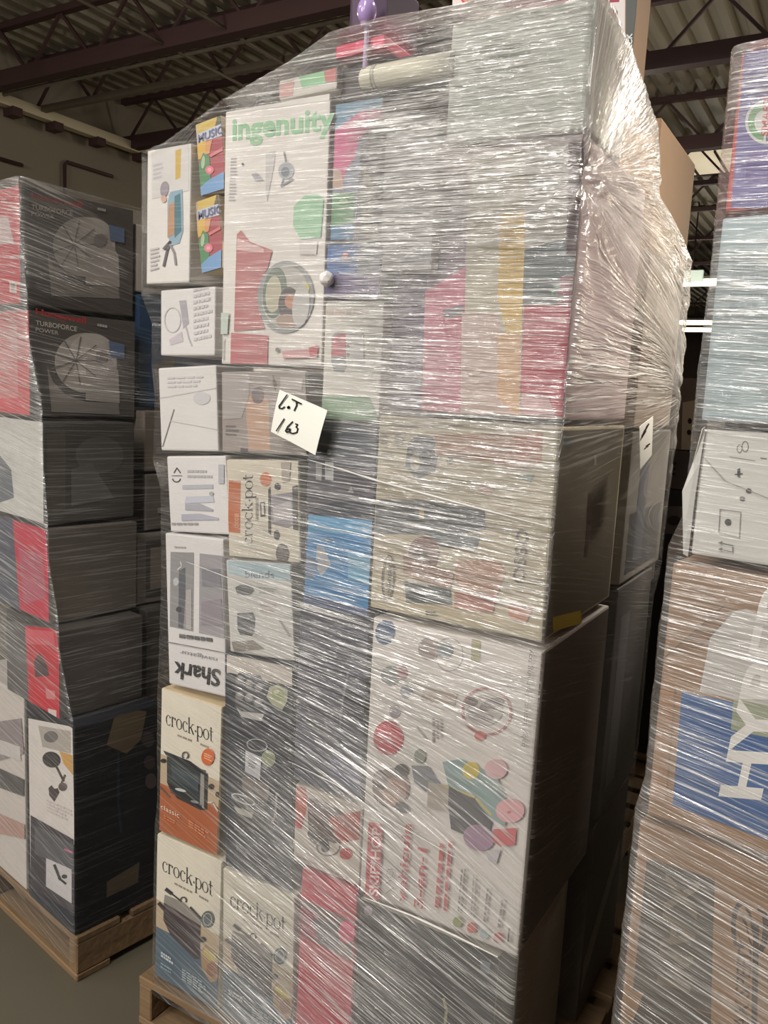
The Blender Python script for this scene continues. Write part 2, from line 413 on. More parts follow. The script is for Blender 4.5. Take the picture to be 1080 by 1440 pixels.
pallet(tuple(pc), math.atan2(LU.y, LU.x), 1.02, 1.04, 'wooden pallet under the dark left stack')
RU = Vector((0.99378, -0.11136, 0)); RO = Vector((-0.215, 1.25, 0))
PRF = Plane(RO, RU)                                     # front of the right stack
pc = RO + RU * 0.52 - PRF.n * 0.55
pallet(tuple(pc), math.atan2(RU.y, RU.x), 1.02, 1.02, 'wooden pallet under the right stack of cardboard boxes')

# colours
WHITE = (226, 222, 216); CREAM = (224, 216, 196); NAVY = (34, 38, 52); KRAFT = (150, 116, 84); GREYT = (150, 148, 148); DK = (52, 52, 54)
SERIFBLK = (44, 40, 38)

# ================================================================== THE TALL MIDDLE STACK, left column
G = 'cartons of the tall middle stack'
def yawed(px, deg):
    p = PC.hit(px); a = math.radians(deg)
    return Plane((p.x, p.y, 0), (math.cos(a), -math.sin(a), 0))
# A1
pl = yawed((271, 190), 3)
A = carton('mid', 'white carton with a pictured seat, top of the left column', pl, [(206, 218), (268, 193), (267, 391), (206, 407)], 0.14, board(WHITE), group=G, angle=math.radians(0))
A.poly([(213, 214), (266, 196), (266, 268), (214, 280)], (214, 210, 206))
A.poly([(247, 212), (255, 209), (254, 250), (247, 253)], (206, 176, 96), 'product_picture')
A.bars((216, 232), (230, 228), (230, 252), (216, 256), 4, (196, 192, 196))
A.poly([(240, 270), (257, 266), (258, 325), (253, 342), (241, 346), (236, 330), (236, 284)], (150, 176, 190), 'product_picture')
A.poly([(246, 276), (254, 272), (256, 325), (246, 335)], (92, 130, 140), 'product_picture')
A.poly([(238, 288), (246, 284), (246, 330), (236, 334)], (190, 150, 120), 'product_picture')
A.ell((232, 266), 6, 11, (160, 150, 158), 8); A.ell((231, 280), 4, 5, (208, 176, 158))
A.line([(231, 350), (240, 340), (236, 352), (231, 374)], 3.5, (112, 106, 110), 'product_picture')
A.line([(240, 344), (246, 356), (248, 372)], 3, (150, 146, 148), 'product_picture')
A.bars((212, 350), (226, 347), (226, 380), (212, 384), 6, (200, 196, 198))
A.done()
# A2: two small music-toy cartons
def music(px, lab):
    A = carton('mid', lab, PC, px, 0.2, board((196, 178, 150)), inset=0.015, group='colourful toy cartons')
    (l0, t0), (r0, t1), (r1, b1), (l1, b0) = px
    def P(s, t):
        a = Vector(px[0]).lerp(Vector(px[1]), s); b = Vector(px[3]).lerp(Vector(px[2]), s); return tuple(a.lerp(b, t))
    A.poly([P(0, 0), P(1, 0), P(1, 1), P(0, 1)], (172, 92, 98))
    A.poly([P(0, 0), P(0.75, 0), P(0.62, .16), P(0, .16)], (208, 182, 98))
    A.poly([P(.75, 0), P(1, 0), P(1, .22), P(.68, .14)], (96, 108, 92))
    A.poly([P(0, .14), P(1, .13), P(1, .29), P(0, .27)], (196, 200, 214))
    A.poly([P(0, .27), P(.32, .27), P(.30, .48), P(0, .5)], (220, 180, 92), 'product_picture'); A.poly([P(.3, .29), P(.55, .29), P(.45, .46), P(.3, .46)], (216, 160, 112), 'product_picture')
    A.poly([P(0, .6), P(.22, .42), P(.45, .5), P(.5, .8), P(.3, .88), P(0, .9)], (98, 144, 106), 'product_picture')
    A.ell(P(.22, .55), 2.5, 9, (178, 196, 160), 6)
    A.ell(P(.46, .68), 6, 6, (226, 128, 144)); A.ell(P(.46, .68), 3, 3, (236, 166, 172))
    A.line([P(.5, .5), P(1, .46)], 4, (214, 130, 128), 'product_picture')
    A.poly([P(0, .9), P(.5, .8), P(1, .76), P(1, 1), P(0, 1)], (128, 164, 204), 'product_picture')
    A.text('MUSIC', P(.04, .265), P(.96, .255), P(.04, .16), (120, 124, 150), bold=0.02)
    A.done()
music([(278, 174), (316, 158), (316, 268), (278, 278)], 'upper colourful music toy carton squeezed beside the big white swing carton')
music([(278, 281), (314, 271), (312, 376), (278, 389)], 'lower colourful music toy carton, under its twin')
# A3, A4
pl = yawed((303, 440), 6)
A = carton('mid', 'small tilted white carton with faint grey line drawing', pl, [(223, 413), (302, 396), (303, 494), (228, 507)], 0.16, board((224, 221, 218)), group=G, angle=math.radians(0.8))
A.poly([(252, 423), (262, 422), (266, 455), (258, 462), (255, 440)], (176, 172, 178), 'product_picture')
A.poly([(238, 478), (256, 466), (258, 480), (240, 486)], (204, 196, 202), 'product_picture')
A.line([(262, 460), (266, 476), (270, 486)], 2, (186, 182, 188), 'product_picture')
A.ring((243, 450), 12, 18, 1.5, (200, 196, 198))
A.bars((272, 406), (300, 400), (301, 478), (273, 484), 9, (206, 203, 204))
A.done()
A = carton('mid', 'plain white carton with a creased flap, third in the left column', PC, [(223, 515), (306, 514), (306, 634), (225, 636)], 0.3, board((220, 217, 213)), group=G, inset=0.004)
A.line([(225, 560), (308, 545)], 1.5, (196, 194, 192), 'crease'); A.line([(229, 628), (245, 576)], 1.6, (136, 130, 126), 'crease')
A.line([(240, 592), (306, 604)], 1.2, (200, 196, 196), 'crease'); A.ell((284, 560), 12, 9, (206, 203, 204))
A.bars((236, 530), (292, 528), (292, 546), (236, 548), 3, (208, 206, 206))
A.done()
# A5
A = carton('mid', 'grey-brown carton with a soft photo of a person, behind the lot note', PC, [(311, 521), (434, 521), (430, 641), (311, 637)], 0.3, board((160, 152, 146)), group=G, inset=0.01)
A.poly([(314, 524), (444, 524), (441, 636), (314, 634)], (160, 150, 144))
A.poly([(345, 560), (365, 550), (378, 562), (380, 634), (350, 632)], (196, 162, 140), 'product_picture'); A.ell((363, 556), 9, 12, (128, 116, 116))
A.poly([(384, 526), (390, 540), (388, 552), (384, 540)], (118, 106, 96), 'product_picture')
A.poly([(319, 563), (327, 563), (326, 588), (319, 587)], (206, 198, 192), 'product_picture')
A.poly([(314, 526), (352, 526), (350, 560), (340, 588), (314, 590)], (172, 164, 160), 'product_picture')
A.poly([(429, 524), (446, 524), (446, 556), (429, 554)], (132, 138, 130)); A.poly([(339, 630), (349, 631), (349, 639), (339, 638)], (96, 88, 88))
A.bars((318, 598), (336, 598), (336, 616), (318, 615), 3, (130, 122, 120)); A.poly([(395, 530), (427, 532), (425, 548), (395, 546)], (186, 178, 172))
A.done()
# A6
A = carton('mid', 'white carton with a small round arrow mark and grey text bars', PC, [(235, 640), (319, 641), (322, 752), (238, 749)], 0.3, board((222, 219, 217)), group=G, inset=0.008)
A.line([(245, 665), (249, 658), (254, 665)], 1.6, (70, 66, 66), 'lettering'); A.line([(242, 669), (256, 669)], 1.2, (120, 118, 118), 'lettering'); A.ring((248.5, 673), 6, 5.5, 1.5, (70, 66, 66), a0=0, a1=180, part='lettering')
A.bars((264, 661), (300, 661), (300, 676), (264, 675), 2, (182, 180, 182)); A.poly([(257, 682), (300, 681), (300, 687), (257, 688)], (186, 186, 194))
A.poly([(262, 698), (300, 697), (302, 706), (260, 708)], (200, 200, 210)); A.poly([(261, 709), (282, 708), (300, 716), (300, 719), (261, 717)], (174, 174, 182)); A.poly([(256, 723), (282, 722), (308, 728), (308, 731), (256, 732)], (178, 178, 190))
A.bars((242, 735), (286, 735), (286, 741), (242, 741), 1, (160, 158, 160)); A.ell((298, 694), 3, 3, (172, 174, 170)); A.poly([(308, 653), (316, 653), (316, 680), (308, 680)], (186, 186, 190)); A.done()
# A7 upside-down vacuum carton
A = carton('mid', 'white vacuum carton standing upside down with a bold inverted brand word', PC, [(237, 752), (319, 755), (314, 983), (232, 958)], 0.3, board((220, 217, 215)), group=G, inset=0.005)
A.poly([(240, 776), (273, 777), (272, 888), (239, 881)], (150, 148, 148)); A.poly([(281, 778), (316, 782), (316, 898), (280, 890)], (160, 157, 160))
A.poly([(252, 802), (261, 798), (261, 838), (258, 884), (251, 882)], (104, 106, 110), 'product_picture'); A.line([(250, 801), (256, 796), (254, 790)], 1.5, (214, 212, 212), 'product_picture')
A.ell((248, 818), 4, 6, (188, 190, 192)); A.ell((252, 857), 4, 4, (84, 84, 86)); A.poly([(262, 830), (270, 828), (270, 886), (262, 884)], (176, 172, 170), 'product_picture')
A.poly([(284, 800), (310, 800), (312, 826), (285, 824)], (138, 136, 142), 'product_picture'); A.poly([(284, 846), (312, 842), (314, 880), (284, 878)], (150, 142, 148), 'product_picture')
A.bars((246, 768), (268, 769), (268, 773), (246, 772), 1, (170, 168, 168)); A.text('navigator', (306, 925), (254, 914), (305, 931), (150, 148, 150))
A.line([(234, 902), (319, 918)], 1.4, (132, 128, 126), 'crease'); A.bars((253, 891), (300, 897), (300, 903), (253, 897), 1, (104, 102, 104), 0.9, rag=0.02)
A.text('Shark', (311, 942), (246, 930), (309, 966), (62, 60, 62), bold=0.02)
A.done()

# A8
def quadmap(px):
    def P(s, t):
        a = Vector(px[0]).lerp(Vector(px[1]), s); b = Vector(px[3]).lerp(Vector(px[2]), s); return tuple(a.lerp(b, t))
    return P
def crock_upright(A, px, band, bandt, style):
    P = quadmap(px)
    A.poly([P(0, 0), P(1, 0), P(1, 1), P(0, 1)], (226, 218, 200))
    A.poly([P(0, .46), P(1, .5), P(1, bandt), P(0, bandt)], (190, 170, 142), 'product_picture')
    A.poly([P(0, bandt - .004), P(1, bandt + .0), P(1, 1), P(0, 1)], band)
    A.glyphs(SERIF[0], SERIF[1], P(.09, .245), P(.87, .255), P(.085, .175), SERIFBLK, 'lettering')
    A.bars(P(.28, .285), P(.62, .29), P(.62, .305), P(.28, .30), 1, (150, 140, 128), 0.9); A.bars(P(.66, .29), P(.84, .295), P(.84, .31), P(.66, .305), 1, (150, 140, 128), 0.9)
    if style == 0:
        A.poly([P(.12, .46), P(.76, .46), P(.78, .72), P(.7, .735), P(.2, .7), P(.13, .64)], (58, 64, 66), 'product_picture')
        A.poly([P(.68, .47), P(.78, .48), P(.78, .72), P(.68, .71)], (150, 146, 138), 'product_picture'); A.poly([P(.74, .48), P(.8, .48), P(.8, .72), P(.75, .72)], (60, 58, 56), 'product_picture')
        A.poly([P(.06, .43), P(.5, .435), P(.8, .475), P(.8, .495), P(.1, .455)], (42, 44, 46), 'product_picture')
        A.poly([P(.14, .64), P(.72, .70), P(.7, .735), P(.3, .72)], (40, 42, 42), 'product_picture'); A.ell(P(.36, .655), 8, 2, (196, 198, 198), 14); A.ell(P(.6, .695), 6, 1.8, (140, 140, 138), 14)
        A.ell(P(.07, .5), 4, 3, (44, 42, 40)); A.ell(P(.86, .55), 4, 4, (60, 50, 44)); A.ell(P(.97, .585), 3, 4, (60, 44, 36))
        A.poly([P(.02, .68), P(.2, .73), P(.18, .74), P(.02, .7)], (110, 84, 66), 'product_picture'); A.line([P(.82, .66), P(.9, .65), P(1, .7)], 2, (214, 204, 186), 'product_picture')
        A.poly([P(.2, .5), P(.66, .515), P(.66, .62), P(.22, .59)], (70, 80, 84), 'product_picture')
    else:
        A.poly([P(.13, .44), P(.7, .45), P(.7, .72), P(.62, .735), P(.24, .655), P(.13, .58)], (70, 60, 62), 'product_picture')
        A.poly([P(.14, .40), P(.44, .39), P(.7, .45), P(.7, .49), P(.13, .455)], (146, 140, 132), 'product_picture')
        A.poly([P(.14, .47), P(.7, .51), P(.7, .53), P(.14, .49)], (112, 100, 100), 'product_picture')
        A.line([P(.16, .36), P(.24, .37)], 5, (48, 46, 46), 'product_picture'); A.line([P(.24, .37), P(.4, .39)], 2, (60, 56, 54), 'product_picture'); A.line([P(.54, .4), P(.7, .44)], 3, (50, 46, 46), 'product_picture')
        A.line([P(.06, .48), P(.14, .5)], 5, (50, 46, 46), 'product_picture'); A.ell(P(.74, .575), 5, 4, (56, 50, 48))
        A.poly([P(.72, .66), P(.78, .60), P(.95, .62), P(1.0, .68), P(.98, .80), P(.88, .835), P(.74, .77)], (170, 140, 106), 'product_picture'); A.poly([P(.74, .655), P(.8, .62), P(.93, .63), P(.97, .67), P(.86, .69)], (196, 178, 100), 'product_picture')
        A.ell(P(.9, .74), 8, 10, (150, 106, 84))
    A.ring(P(.43, .375 if style else .405), 5, 5.5, 1.7, (70, 66, 62), a0=180 if style else 120, a1=385 if style else 420, rot=12)
    A.ell(P(.80, .36) if style == 0 else P(.81, .42), 9, 12, (212, 104, 52) if style == 0 else (92, 100, 98), 6)
    if style == 0: A.bars(P(.74, .34), P(.88, .345), P(.88, .39), P(.74, .385), 3, (238, 190, 150))
    else: A.ring(P(.81, .42), 6.5, 9, 1.2, (176, 180, 174))
    tl = (238, 196, 160) if style == 0 else (176, 190, 196)
    if style == 0: A.text('classic', P(.05, .835), P(.36, .845), P(.05, .80), (242, 214, 186)); A.bars(P(.1, .87), P(.34, .875), P(.34, .91), P(.1, .9), 2, (220, 132, 86)); A.bars(P(.52, .83), P(.9, .86), P(.9, .92), P(.52, .88), 3, (224, 140, 96))
    else: A.bars(P(.12, .8), P(.32, .81), P(.32, .855), P(.12, .84), 2, (206, 214, 216), 0.7); A.bars(P(.12, .875), P(.32, .885), P(.32, .93), P(.12, .92), 2, (150, 170, 180)); A.bars(P(.45, .84), P(.85, .86), P(.85, .95), P(.45, .92), 5, tl)
ORANGE = (172, 98, 62); BLUEB = (88, 104, 116)
px = [(227, 967), (313, 993), (307, 1206), (223, 1167)]
A = carton('mid', 'cream slow cooker carton with an orange bottom band', PC, px, 0.3, board((216, 196, 160)), group=G)
crock_upright(A, px, ORANGE, .67, 0); A.done()
px = [(222, 1171), (313, 1213), (307, 1421), (216, 1371)]
A = carton('mid', 'cream slow cooker carton with a blue band, at the pallet corner', PC, px, 0.3, board((222, 214, 194)), group=G)
crock_upright(A, px, BLUEB, .655, 1); A.done()
px = [(317, 1219), (416, 1264), (411, 1474), (309, 1425)]
A = carton('mid', 'cream slow cooker carton with a blue band, second along the pallet front', PC, px, 0.3, board((222, 214, 194)), group=G)
crock_upright(A, px, BLUEB, .675, 1); A.done()

# ------------------------------------------------------------------ second column
A = carton('mid', 'large white baby swing carton with a green brand word', PC, [(318, 152), (467, 133), (451, 515), (309, 514)], 0.14, board((226, 221, 214)), group=G, inset=0.004, angle=math.radians(0.4))
A.poly([(318, 150), (474, 110), (472, 140), (319, 160)], (222, 218, 210))
A.text('ingenuity', (327, 197), (471, 181), (327, 166), (148, 196, 154), bold=0.03)
A.bars((325, 222), (335, 222), (333, 285), (322, 285), 14, (186, 182, 186), 0.5)
A.poly([(374, 215), (388, 212), (386, 232), (376, 284), (374, 270)], (200, 196, 194), 'product_picture')
A.line([(400, 214), (404, 236), (396, 262)], 2.5, (128, 132, 138), 'product_picture'); A.ell((403, 240), 11, 12, (170, 174, 178)); A.ell((402, 242), 6, 7, (122, 128, 134)); A.line([(396, 262), (412, 252)], 3, (140, 142, 148), 'product_picture')
A.poly([(354, 245), (362, 243), (372, 254), (360, 255)], (166, 166, 170), 'product_picture'); A.ell((342, 231), 1.6, 1.6, (90, 88, 88))
A.poly([(414, 290), (430, 275), (448, 273), (456, 280), (452, 334), (424, 337), (413, 318)], (158, 200, 166), 'brand_badge')
A.bars((424, 296), (446, 294), (446, 312), (424, 314), 3, (172, 214, 178))
A.poly([(334, 330), (340, 324), (352, 340), (384, 352), (378, 375), (366, 400), (366, 440), (374, 462), (330, 466)], (186, 122, 122), 'print_or_shade_panel')
A.poly([(326, 468), (378, 472), (377, 514), (325, 514)], (194, 122, 124)); A.poly([(335, 335), (372, 350), (372, 356), (334, 352)], (216, 180, 178))
A.poly([(422, 338), (448, 338), (446, 358), (422, 358)], (214, 208, 202))
A.ell((403, 418), 40, 51, (150, 152, 152), 4); A.ell((403, 418), 33, 44, (184, 180, 172), 4); A.ell((388, 412), 17, 36, (112, 124, 112), 6); A.ell((386, 414), 11, 26, (188, 182, 160), 4)
A.ell((408, 428), 15, 24, (96, 88, 88), 2); A.ell((410, 424), 8, 10, (190, 140, 116)); A.ell((406, 452), 16, 10, (170, 150, 138)); A.ell((431, 406), 6, 7, (216, 196, 110))
A.ell((425, 430), 12, 30, (192, 190, 186), 6)
A.ell((392, 492), 3, 3, (140, 136, 132)); A.poly([(398, 494), (440, 490), (448, 484), (448, 502), (430, 504), (400, 504)], (214, 168, 170), 'product_picture'); A.poly([(436, 489), (449, 486), (448, 500), (438, 502)], (190, 90, 98), 'product_picture')
A.poly([(312, 440), (324, 440), (322, 470), (311, 470)], (196, 206, 196)); A.line([(316, 475), (315, 505)], 1.4, (170, 176, 166)); A.done()
A = carton('mid', 'low carton with red and green print, topmost above the swing carton', PC, [(392, 117), (476, 88), (473, 128), (392, 140)], 0.1, board((206, 202, 194)), group=G, inset=0.03, angle=math.radians(2))
A.poly([(420, 108), (455, 96), (458, 118), (425, 124)], (140, 190, 146), 'product_picture'); A.poly([(456, 100), (478, 92), (474, 114), (458, 116)], (190, 120, 116), 'product_picture'); A.poly([(392, 120), (414, 112), (412, 134), (392, 138)], (196, 150, 142), 'product_picture'); A.done()
A = carton('mid', 'white carton with a rounded red and grey picture and green foot band', PC, [(457, 424), (541, 423), (533, 592), (451, 592)], 0.3, board((216, 212, 202)), group=G, inset=0.003, angle=math.radians(0.2))
A.bars((456, 436), (524, 434), (522, 444), (456, 446), 1, (196, 180, 168), 0.8)
A.poly([(466, 474), (472, 467), (512, 467), (514, 512), (488, 514), (484, 524), (470, 522), (466, 510)], (150, 152, 152), 'product_picture'); A.poly([(468, 474), (488, 468), (486, 501), (466, 501)], (190, 92, 104), 'product_picture'); A.poly([(487, 469), (508, 468), (512, 474), (511, 508), (506, 512), (487, 511)], (208, 206, 204), 'product_picture'); A.ell((490, 487), 2.4, 3, (150, 140, 140)); A.ell((490, 499), 2.4, 3, (160, 150, 148))
A.bars((518, 456), (532, 456), (532, 516), (518, 516), 8, (196, 190, 182)); A.poly([(444, 556), (520, 558), (534, 592), (444, 592)], (142, 168, 142)); A.poly([(432, 520), (449, 522), (448, 556), (432, 556)], (150, 158, 148)); A.bars((462, 568), (514, 570), (512, 582), (462, 580), 2, (166, 184, 160)); A.done()
# B3 crock-pot lying on its side
px = [(320, 645), (423, 648), (421, 792), (319, 783)]
A = carton('mid', 'cream slow cooker carton lying on its side below the lot note', PC, px, 0.3, board((218, 210, 190)), group=G, inset=0.004)
A.poly([(320, 645), (423, 648), (421, 792), (319, 783)], (214, 206, 188)); A.poly([(322, 675), (339, 676), (338, 750), (321, 748)], (190, 108, 66))
A.text('choose', (336, 742), (336, 722), (327, 742), (226, 180, 150)); A.glyphs(SERIF[0], SERIF[1], (355, 766), (356, 667), (345, 766), SERIFBLK, 'lettering'); A.bars((360, 700), (364, 700), (364, 736), (360, 736), 1, (150, 142, 132), 0.9)
A.ell((374, 674), 8, 10, (206, 124, 84)); A.poly([(366, 706), (373, 705), (374, 726), (367, 727)], (90, 86, 84), 'product_picture'); A.poly([(368, 709), (371.5, 708), (372, 723), (369, 724)], (210, 204, 192), 'product_picture')
A.poly([(378, 688), (381, 684), (382, 752), (378, 750)], (72, 70, 74), 'product_picture'); A.poly([(382, 696), (412, 692), (414, 736), (406, 742), (383, 736)], (150, 144, 150), 'product_picture'); A.poly([(384, 712), (410, 704), (412, 730), (386, 732)], (186, 180, 180), 'product_picture'); A.poly([(412, 684), (419, 682), (420, 746), (413, 744)], (86, 80, 78), 'product_picture')
A.ell((391, 684), 4, 5, (74, 72, 72)); A.ell((390, 752), 4, 7, (84, 82, 82)); A.ell((398, 778), 9, 14, (104, 98, 96)); A.poly([(396, 650), (410, 650), (408, 676), (398, 678)], (176, 166, 156), 'product_picture'); A.done()
# B4
A = carton('mid', 'white air fryer carton with a pale blue head band', PC, [(321, 786), (412, 794), (412, 930), (319, 917)], 0.3, board((206, 204, 198)), group=G, inset=0.003)
A.poly([(321, 786), (412, 794), (411, 817), (346, 812), (321, 806)], (176, 196, 202)); A.text('blends', (345, 812), (386, 813), (345, 802), (120, 130, 136), bold=0.02)
A.poly([(331, 826), (338, 822), (354, 824), (358, 830), (352, 837), (334, 836)], (104, 106, 106), 'product_picture'); A.poly([(334, 862), (356, 861), (359, 868), (358, 888), (354, 894), (338, 892), (334, 884)], (92, 94, 98), 'product_picture'); A.poly([(337, 864), (355, 864), (356, 870), (337, 870)], (128, 130, 132), 'product_picture')
A.bars((364, 825), (394, 828), (394, 838), (364, 835), 3, (164, 168, 170)); A.bars((366, 848), (390, 850), (390, 866), (366, 864), 2, (196, 178, 172)); A.line([(394, 872), (408, 894)], 3, (160, 158, 156), 'product_picture'); A.poly([(326, 902), (356, 900), (372, 912), (330, 916)], (140, 132, 122), 'product_picture'); A.done()
# B5
A = carton('mid', 'navy air fryer carton with a white top edge and nugget picture', PC, [(320, 921), (412, 933), (411, 1259), (312, 1212)], 0.3, board((40, 43, 52)), group=G)
A.poly([(319, 921), (413, 933), (413, 966), (398, 962), (324, 946), (319, 946)], (206, 198, 188)); A.poly([(319, 946), (413, 966), (413, 1259), (311, 1212)], (42, 46, 56))
A.poly([(331, 952), (338, 944), (366, 950), (376, 962), (374, 1004), (366, 1014), (340, 1006), (331, 994)], (74, 76, 80), 'product_picture'); A.poly([(332, 994), (340, 1000), (372, 1004), (368, 1014), (340, 1008)], (190, 188, 184), 'product_picture')
for cx, cy in ((338, 956), (351, 961), (365, 966), (338, 978), (351, 981), (364, 988)): A.ell((cx, cy), 6, 6, (128, 126, 126)); A.ell((cx, cy - 2), 4, 3, (166, 162, 160))
A.poly([(380, 966), (392, 962), (406, 970), (405, 986), (398, 998), (384, 990), (376, 980)], (176, 176, 150), 'product_picture'); A.ell((392, 976), 9, 9, (150, 160, 112)); A.ell((390, 972), 4, 3, (206, 204, 180))
A.ring((363, 1047), 15, 9, 1.6, (170, 170, 168), 10); A.poly([(347, 1054), (369, 1064), (367, 1096), (346, 1084)], (192, 192, 194), 'shipping_label'); A.bars((351, 1064), (364, 1070), (364, 1084), (351, 1078), 4, (90, 90, 94), 0.5, 'shipping_label')
A.ell((379, 1066), 10, 12, (150, 156, 128))
A.poly([(341, 1093), (348, 1090), (380, 1104), (381, 1115), (376, 1130), (344, 1114)], (122, 114, 108), 'product_picture'); A.poly([(343, 1110), (376, 1126), (372, 1160), (360, 1168), (348, 1150)], (70, 68, 66), 'product_picture')
A.ring((344, 1123), 18, 6, 2.2, (198, 196, 190), 22); A.poly([(330, 1132), (358, 1142), (356, 1150), (336, 1142)], (180, 178, 166), 'product_picture'); A.poly([(330, 1142), (356, 1150), (354, 1168), (340, 1162), (330, 1152)], (46, 42, 40), 'product_picture')
A.line([(391, 1114), (389, 1146), (384, 1156)], 3, (148, 142, 140), 'product_picture'); A.line([(332, 1164), (352, 1174)], 3, (110, 108, 112), 'product_picture'); A.bars((334, 1186), (360, 1196), (360, 1206), (334, 1196), 2, (96, 98, 108)); A.done()

# ------------------------------------------------------------------ third column
A = carton('mid', 'tall colourful book-like carton with pink, green and blue covers', PC, [(473, 142), (540, 138), (531, 338), (462, 338)], 0.26, board((96, 84, 100)), group=G, inset=0.012, angle=0.0)
A.poly([(471, 141), (512, 138), (504, 338), (456, 338)], (120, 128, 150))
A.poly([(471, 141), (540, 135), (538, 154), (505, 158), (470, 186)], (96, 134, 158)); A.poly([(470, 186), (505, 158), (540, 152), (536, 170), (506, 194), (500, 222), (488, 238), (480, 262), (466, 234)], (204, 82, 134)); A.poly([(462, 236), (480, 240), (484, 268), (460, 262)], (190, 158, 140))
A.poly([(460, 272), (502, 270), (498, 316), (458, 320)], (74, 140, 84)); A.poly([(458, 320), (498, 314), (496, 338), (456, 338)], (70, 122, 160)); A.ell((484, 283), 6, 4, (140, 180, 120))
A.poly([(508, 205), (532, 200), (530, 338), (500, 338)], (72, 68, 80)); A.bars((512, 330), (512, 215), (524, 215), (524, 330), 2, (170, 160, 120), 0.6); A.done()
A = carton('mid', 'blue and purple toy carton holding a white die-shaped figure', PC, [(460, 341), (538, 341), (536, 420), (456, 418)], 0.26, board((70, 60, 110)), group=G, inset=0.002, angle=math.radians(-0.4))
A.poly([(451, 341), (538, 341), (536, 385), (450, 384)], (60, 104, 164)); A.poly([(450, 384), (538, 388), (536, 420), (449, 418)], (88, 70, 128)); A.poly([(450, 385), (460, 386), (458, 398), (449, 398)], (130, 60, 84))
A.ell((461, 340), 6, 6, (214, 150, 90)); A.ell((474, 334), 5, 5, (110, 150, 186)); A.ell((486, 360), 4, 5, (196, 108, 84)); A.poly([(504, 344), (538, 344), (536, 386), (502, 384)], (120, 126, 140)); A.line([(478, 384), (520, 389)], 2.5, (190, 190, 206)); A.done()
PCd = PC.shifted(-0.004)
p = PC.pt(*PC.uv((467, 394)), 0.018)
bm = bmesh.new(); bmesh.ops.create_icosphere(bm, subdivisions=1, radius=0.017); bmesh.ops.bevel(bm, geom=list(bm.edges), offset=0.002, segments=1, affect='EDGES')
tag(bm_obj('plastic_die', bm, mat('die_white', (232, 228, 226), 0.35), loc=p), 'white many-sided die figure on the purple toy carton', 'toy')
A = carton('mid', 'plain pale carton under heavy film beside the book-like carton', PC, [(541, 172), (616, 166), (610, 381), (533, 381)], 0.028, board((206, 204, 202)), group=G, inset=0.004, angle=0.0)
A.poly([(545, 182), (612, 178), (608, 372), (540, 372)], (196, 195, 198)); A.line([(576, 300), (575, 326)], 2, (150, 148, 150)); A.bars((556, 220), (600, 218), (600, 250), (556, 252), 4, (180, 180, 184)); A.done()
A = carton('mid', 'dark charcoal and bright blue carton right of the sideways slow cooker', PC, [(438, 596), (532, 594), (519, 871), (421, 848)], 0.3, board((66, 70, 80)), group=G, inset=0.003, angle=0.0)
A.poly([(430, 596), (534, 594), (527, 730), (424, 722)], (70, 76, 86)); A.poly([(422, 650), (530, 660), (528, 740), (422, 730)], (84, 82, 90)); A.poly([(440, 716), (470, 706), (526, 704), (525, 734), (432, 724)], (58, 62, 74))
A.poly([(434, 724), (526, 732), (519, 871), (428, 850)], (58, 134, 186), 'print_or_shade_panel'); A.poly([(434, 724), (526, 732), (524, 752), (434, 748)], (92, 156, 196)); A.poly([(446, 766), (456, 770), (466, 794), (452, 810), (444, 796)], (166, 170, 176), 'product_picture'); A.poly([(432, 778), (448, 790), (444, 812), (430, 812)], (110, 130, 156), 'product_picture'); A.ell((462, 759), 9, 3, (56, 104, 140)); A.poly([(490, 776), (524, 784), (521, 822), (490, 814)], (108, 166, 196), 'product_picture'); A.poly([(428, 836), (519, 856), (519, 871), (426, 850)], (64, 84, 122))
A.poly([(445, 650), (454, 651), (453, 676), (445, 674)], (166, 166, 164), 'shipping_label'); A.poly([(458, 649), (470, 650), (470, 676), (458, 674)], (186, 186, 186), 'shipping_label'); A.bars((460, 656), (468, 656), (468, 664), (460, 664), 2, (120, 120, 124)); A.ell((464, 636), 3, 4, (170, 172, 176)); A.poly([(490, 692), (495, 684), (499, 694)], (150, 150, 148), 'product_picture'); A.done()
A = carton('mid', 'dull navy carton with a faint grey cooker outline, above the small red carton', PC, [(418, 851), (519, 875), (509, 1127), (415, 1099)], 0.3, board((66, 68, 86)), group=G, inset=0.003, angle=0.0)
A.poly([(414, 851), (519, 875), (509, 1127), (413, 1099)], (72, 74, 90)); A.line([(418, 980), (432, 992), (436, 1004), (456, 1012), (462, 1028)], 3, (128, 124, 120), 'product_picture'); A.line([(490, 945), (482, 985), (478, 1026)], 3, (122, 120, 124), 'product_picture'); A.poly([(432, 1008), (454, 1020), (456, 1032), (432, 1020)], (46, 46, 52), 'product_picture'); A.poly([(486, 970), (514, 980), (512, 1020), (484, 1010)], (52, 54, 66), 'product_picture'); A.poly([(470, 1050), (512, 1064), (508, 1127), (460, 1100)], (72, 76, 112)); A.bars((440, 880), (490, 890), (490, 906), (440, 896), 3, (92, 94, 110)); A.done()
A = carton('mid', 'small white carton with red blotches and a dark waffle picture', PC, [(415, 1103), (509, 1131), (506, 1250), (412, 1208)], 0.3, board((212, 202, 190)), group=G, inset=0.003)
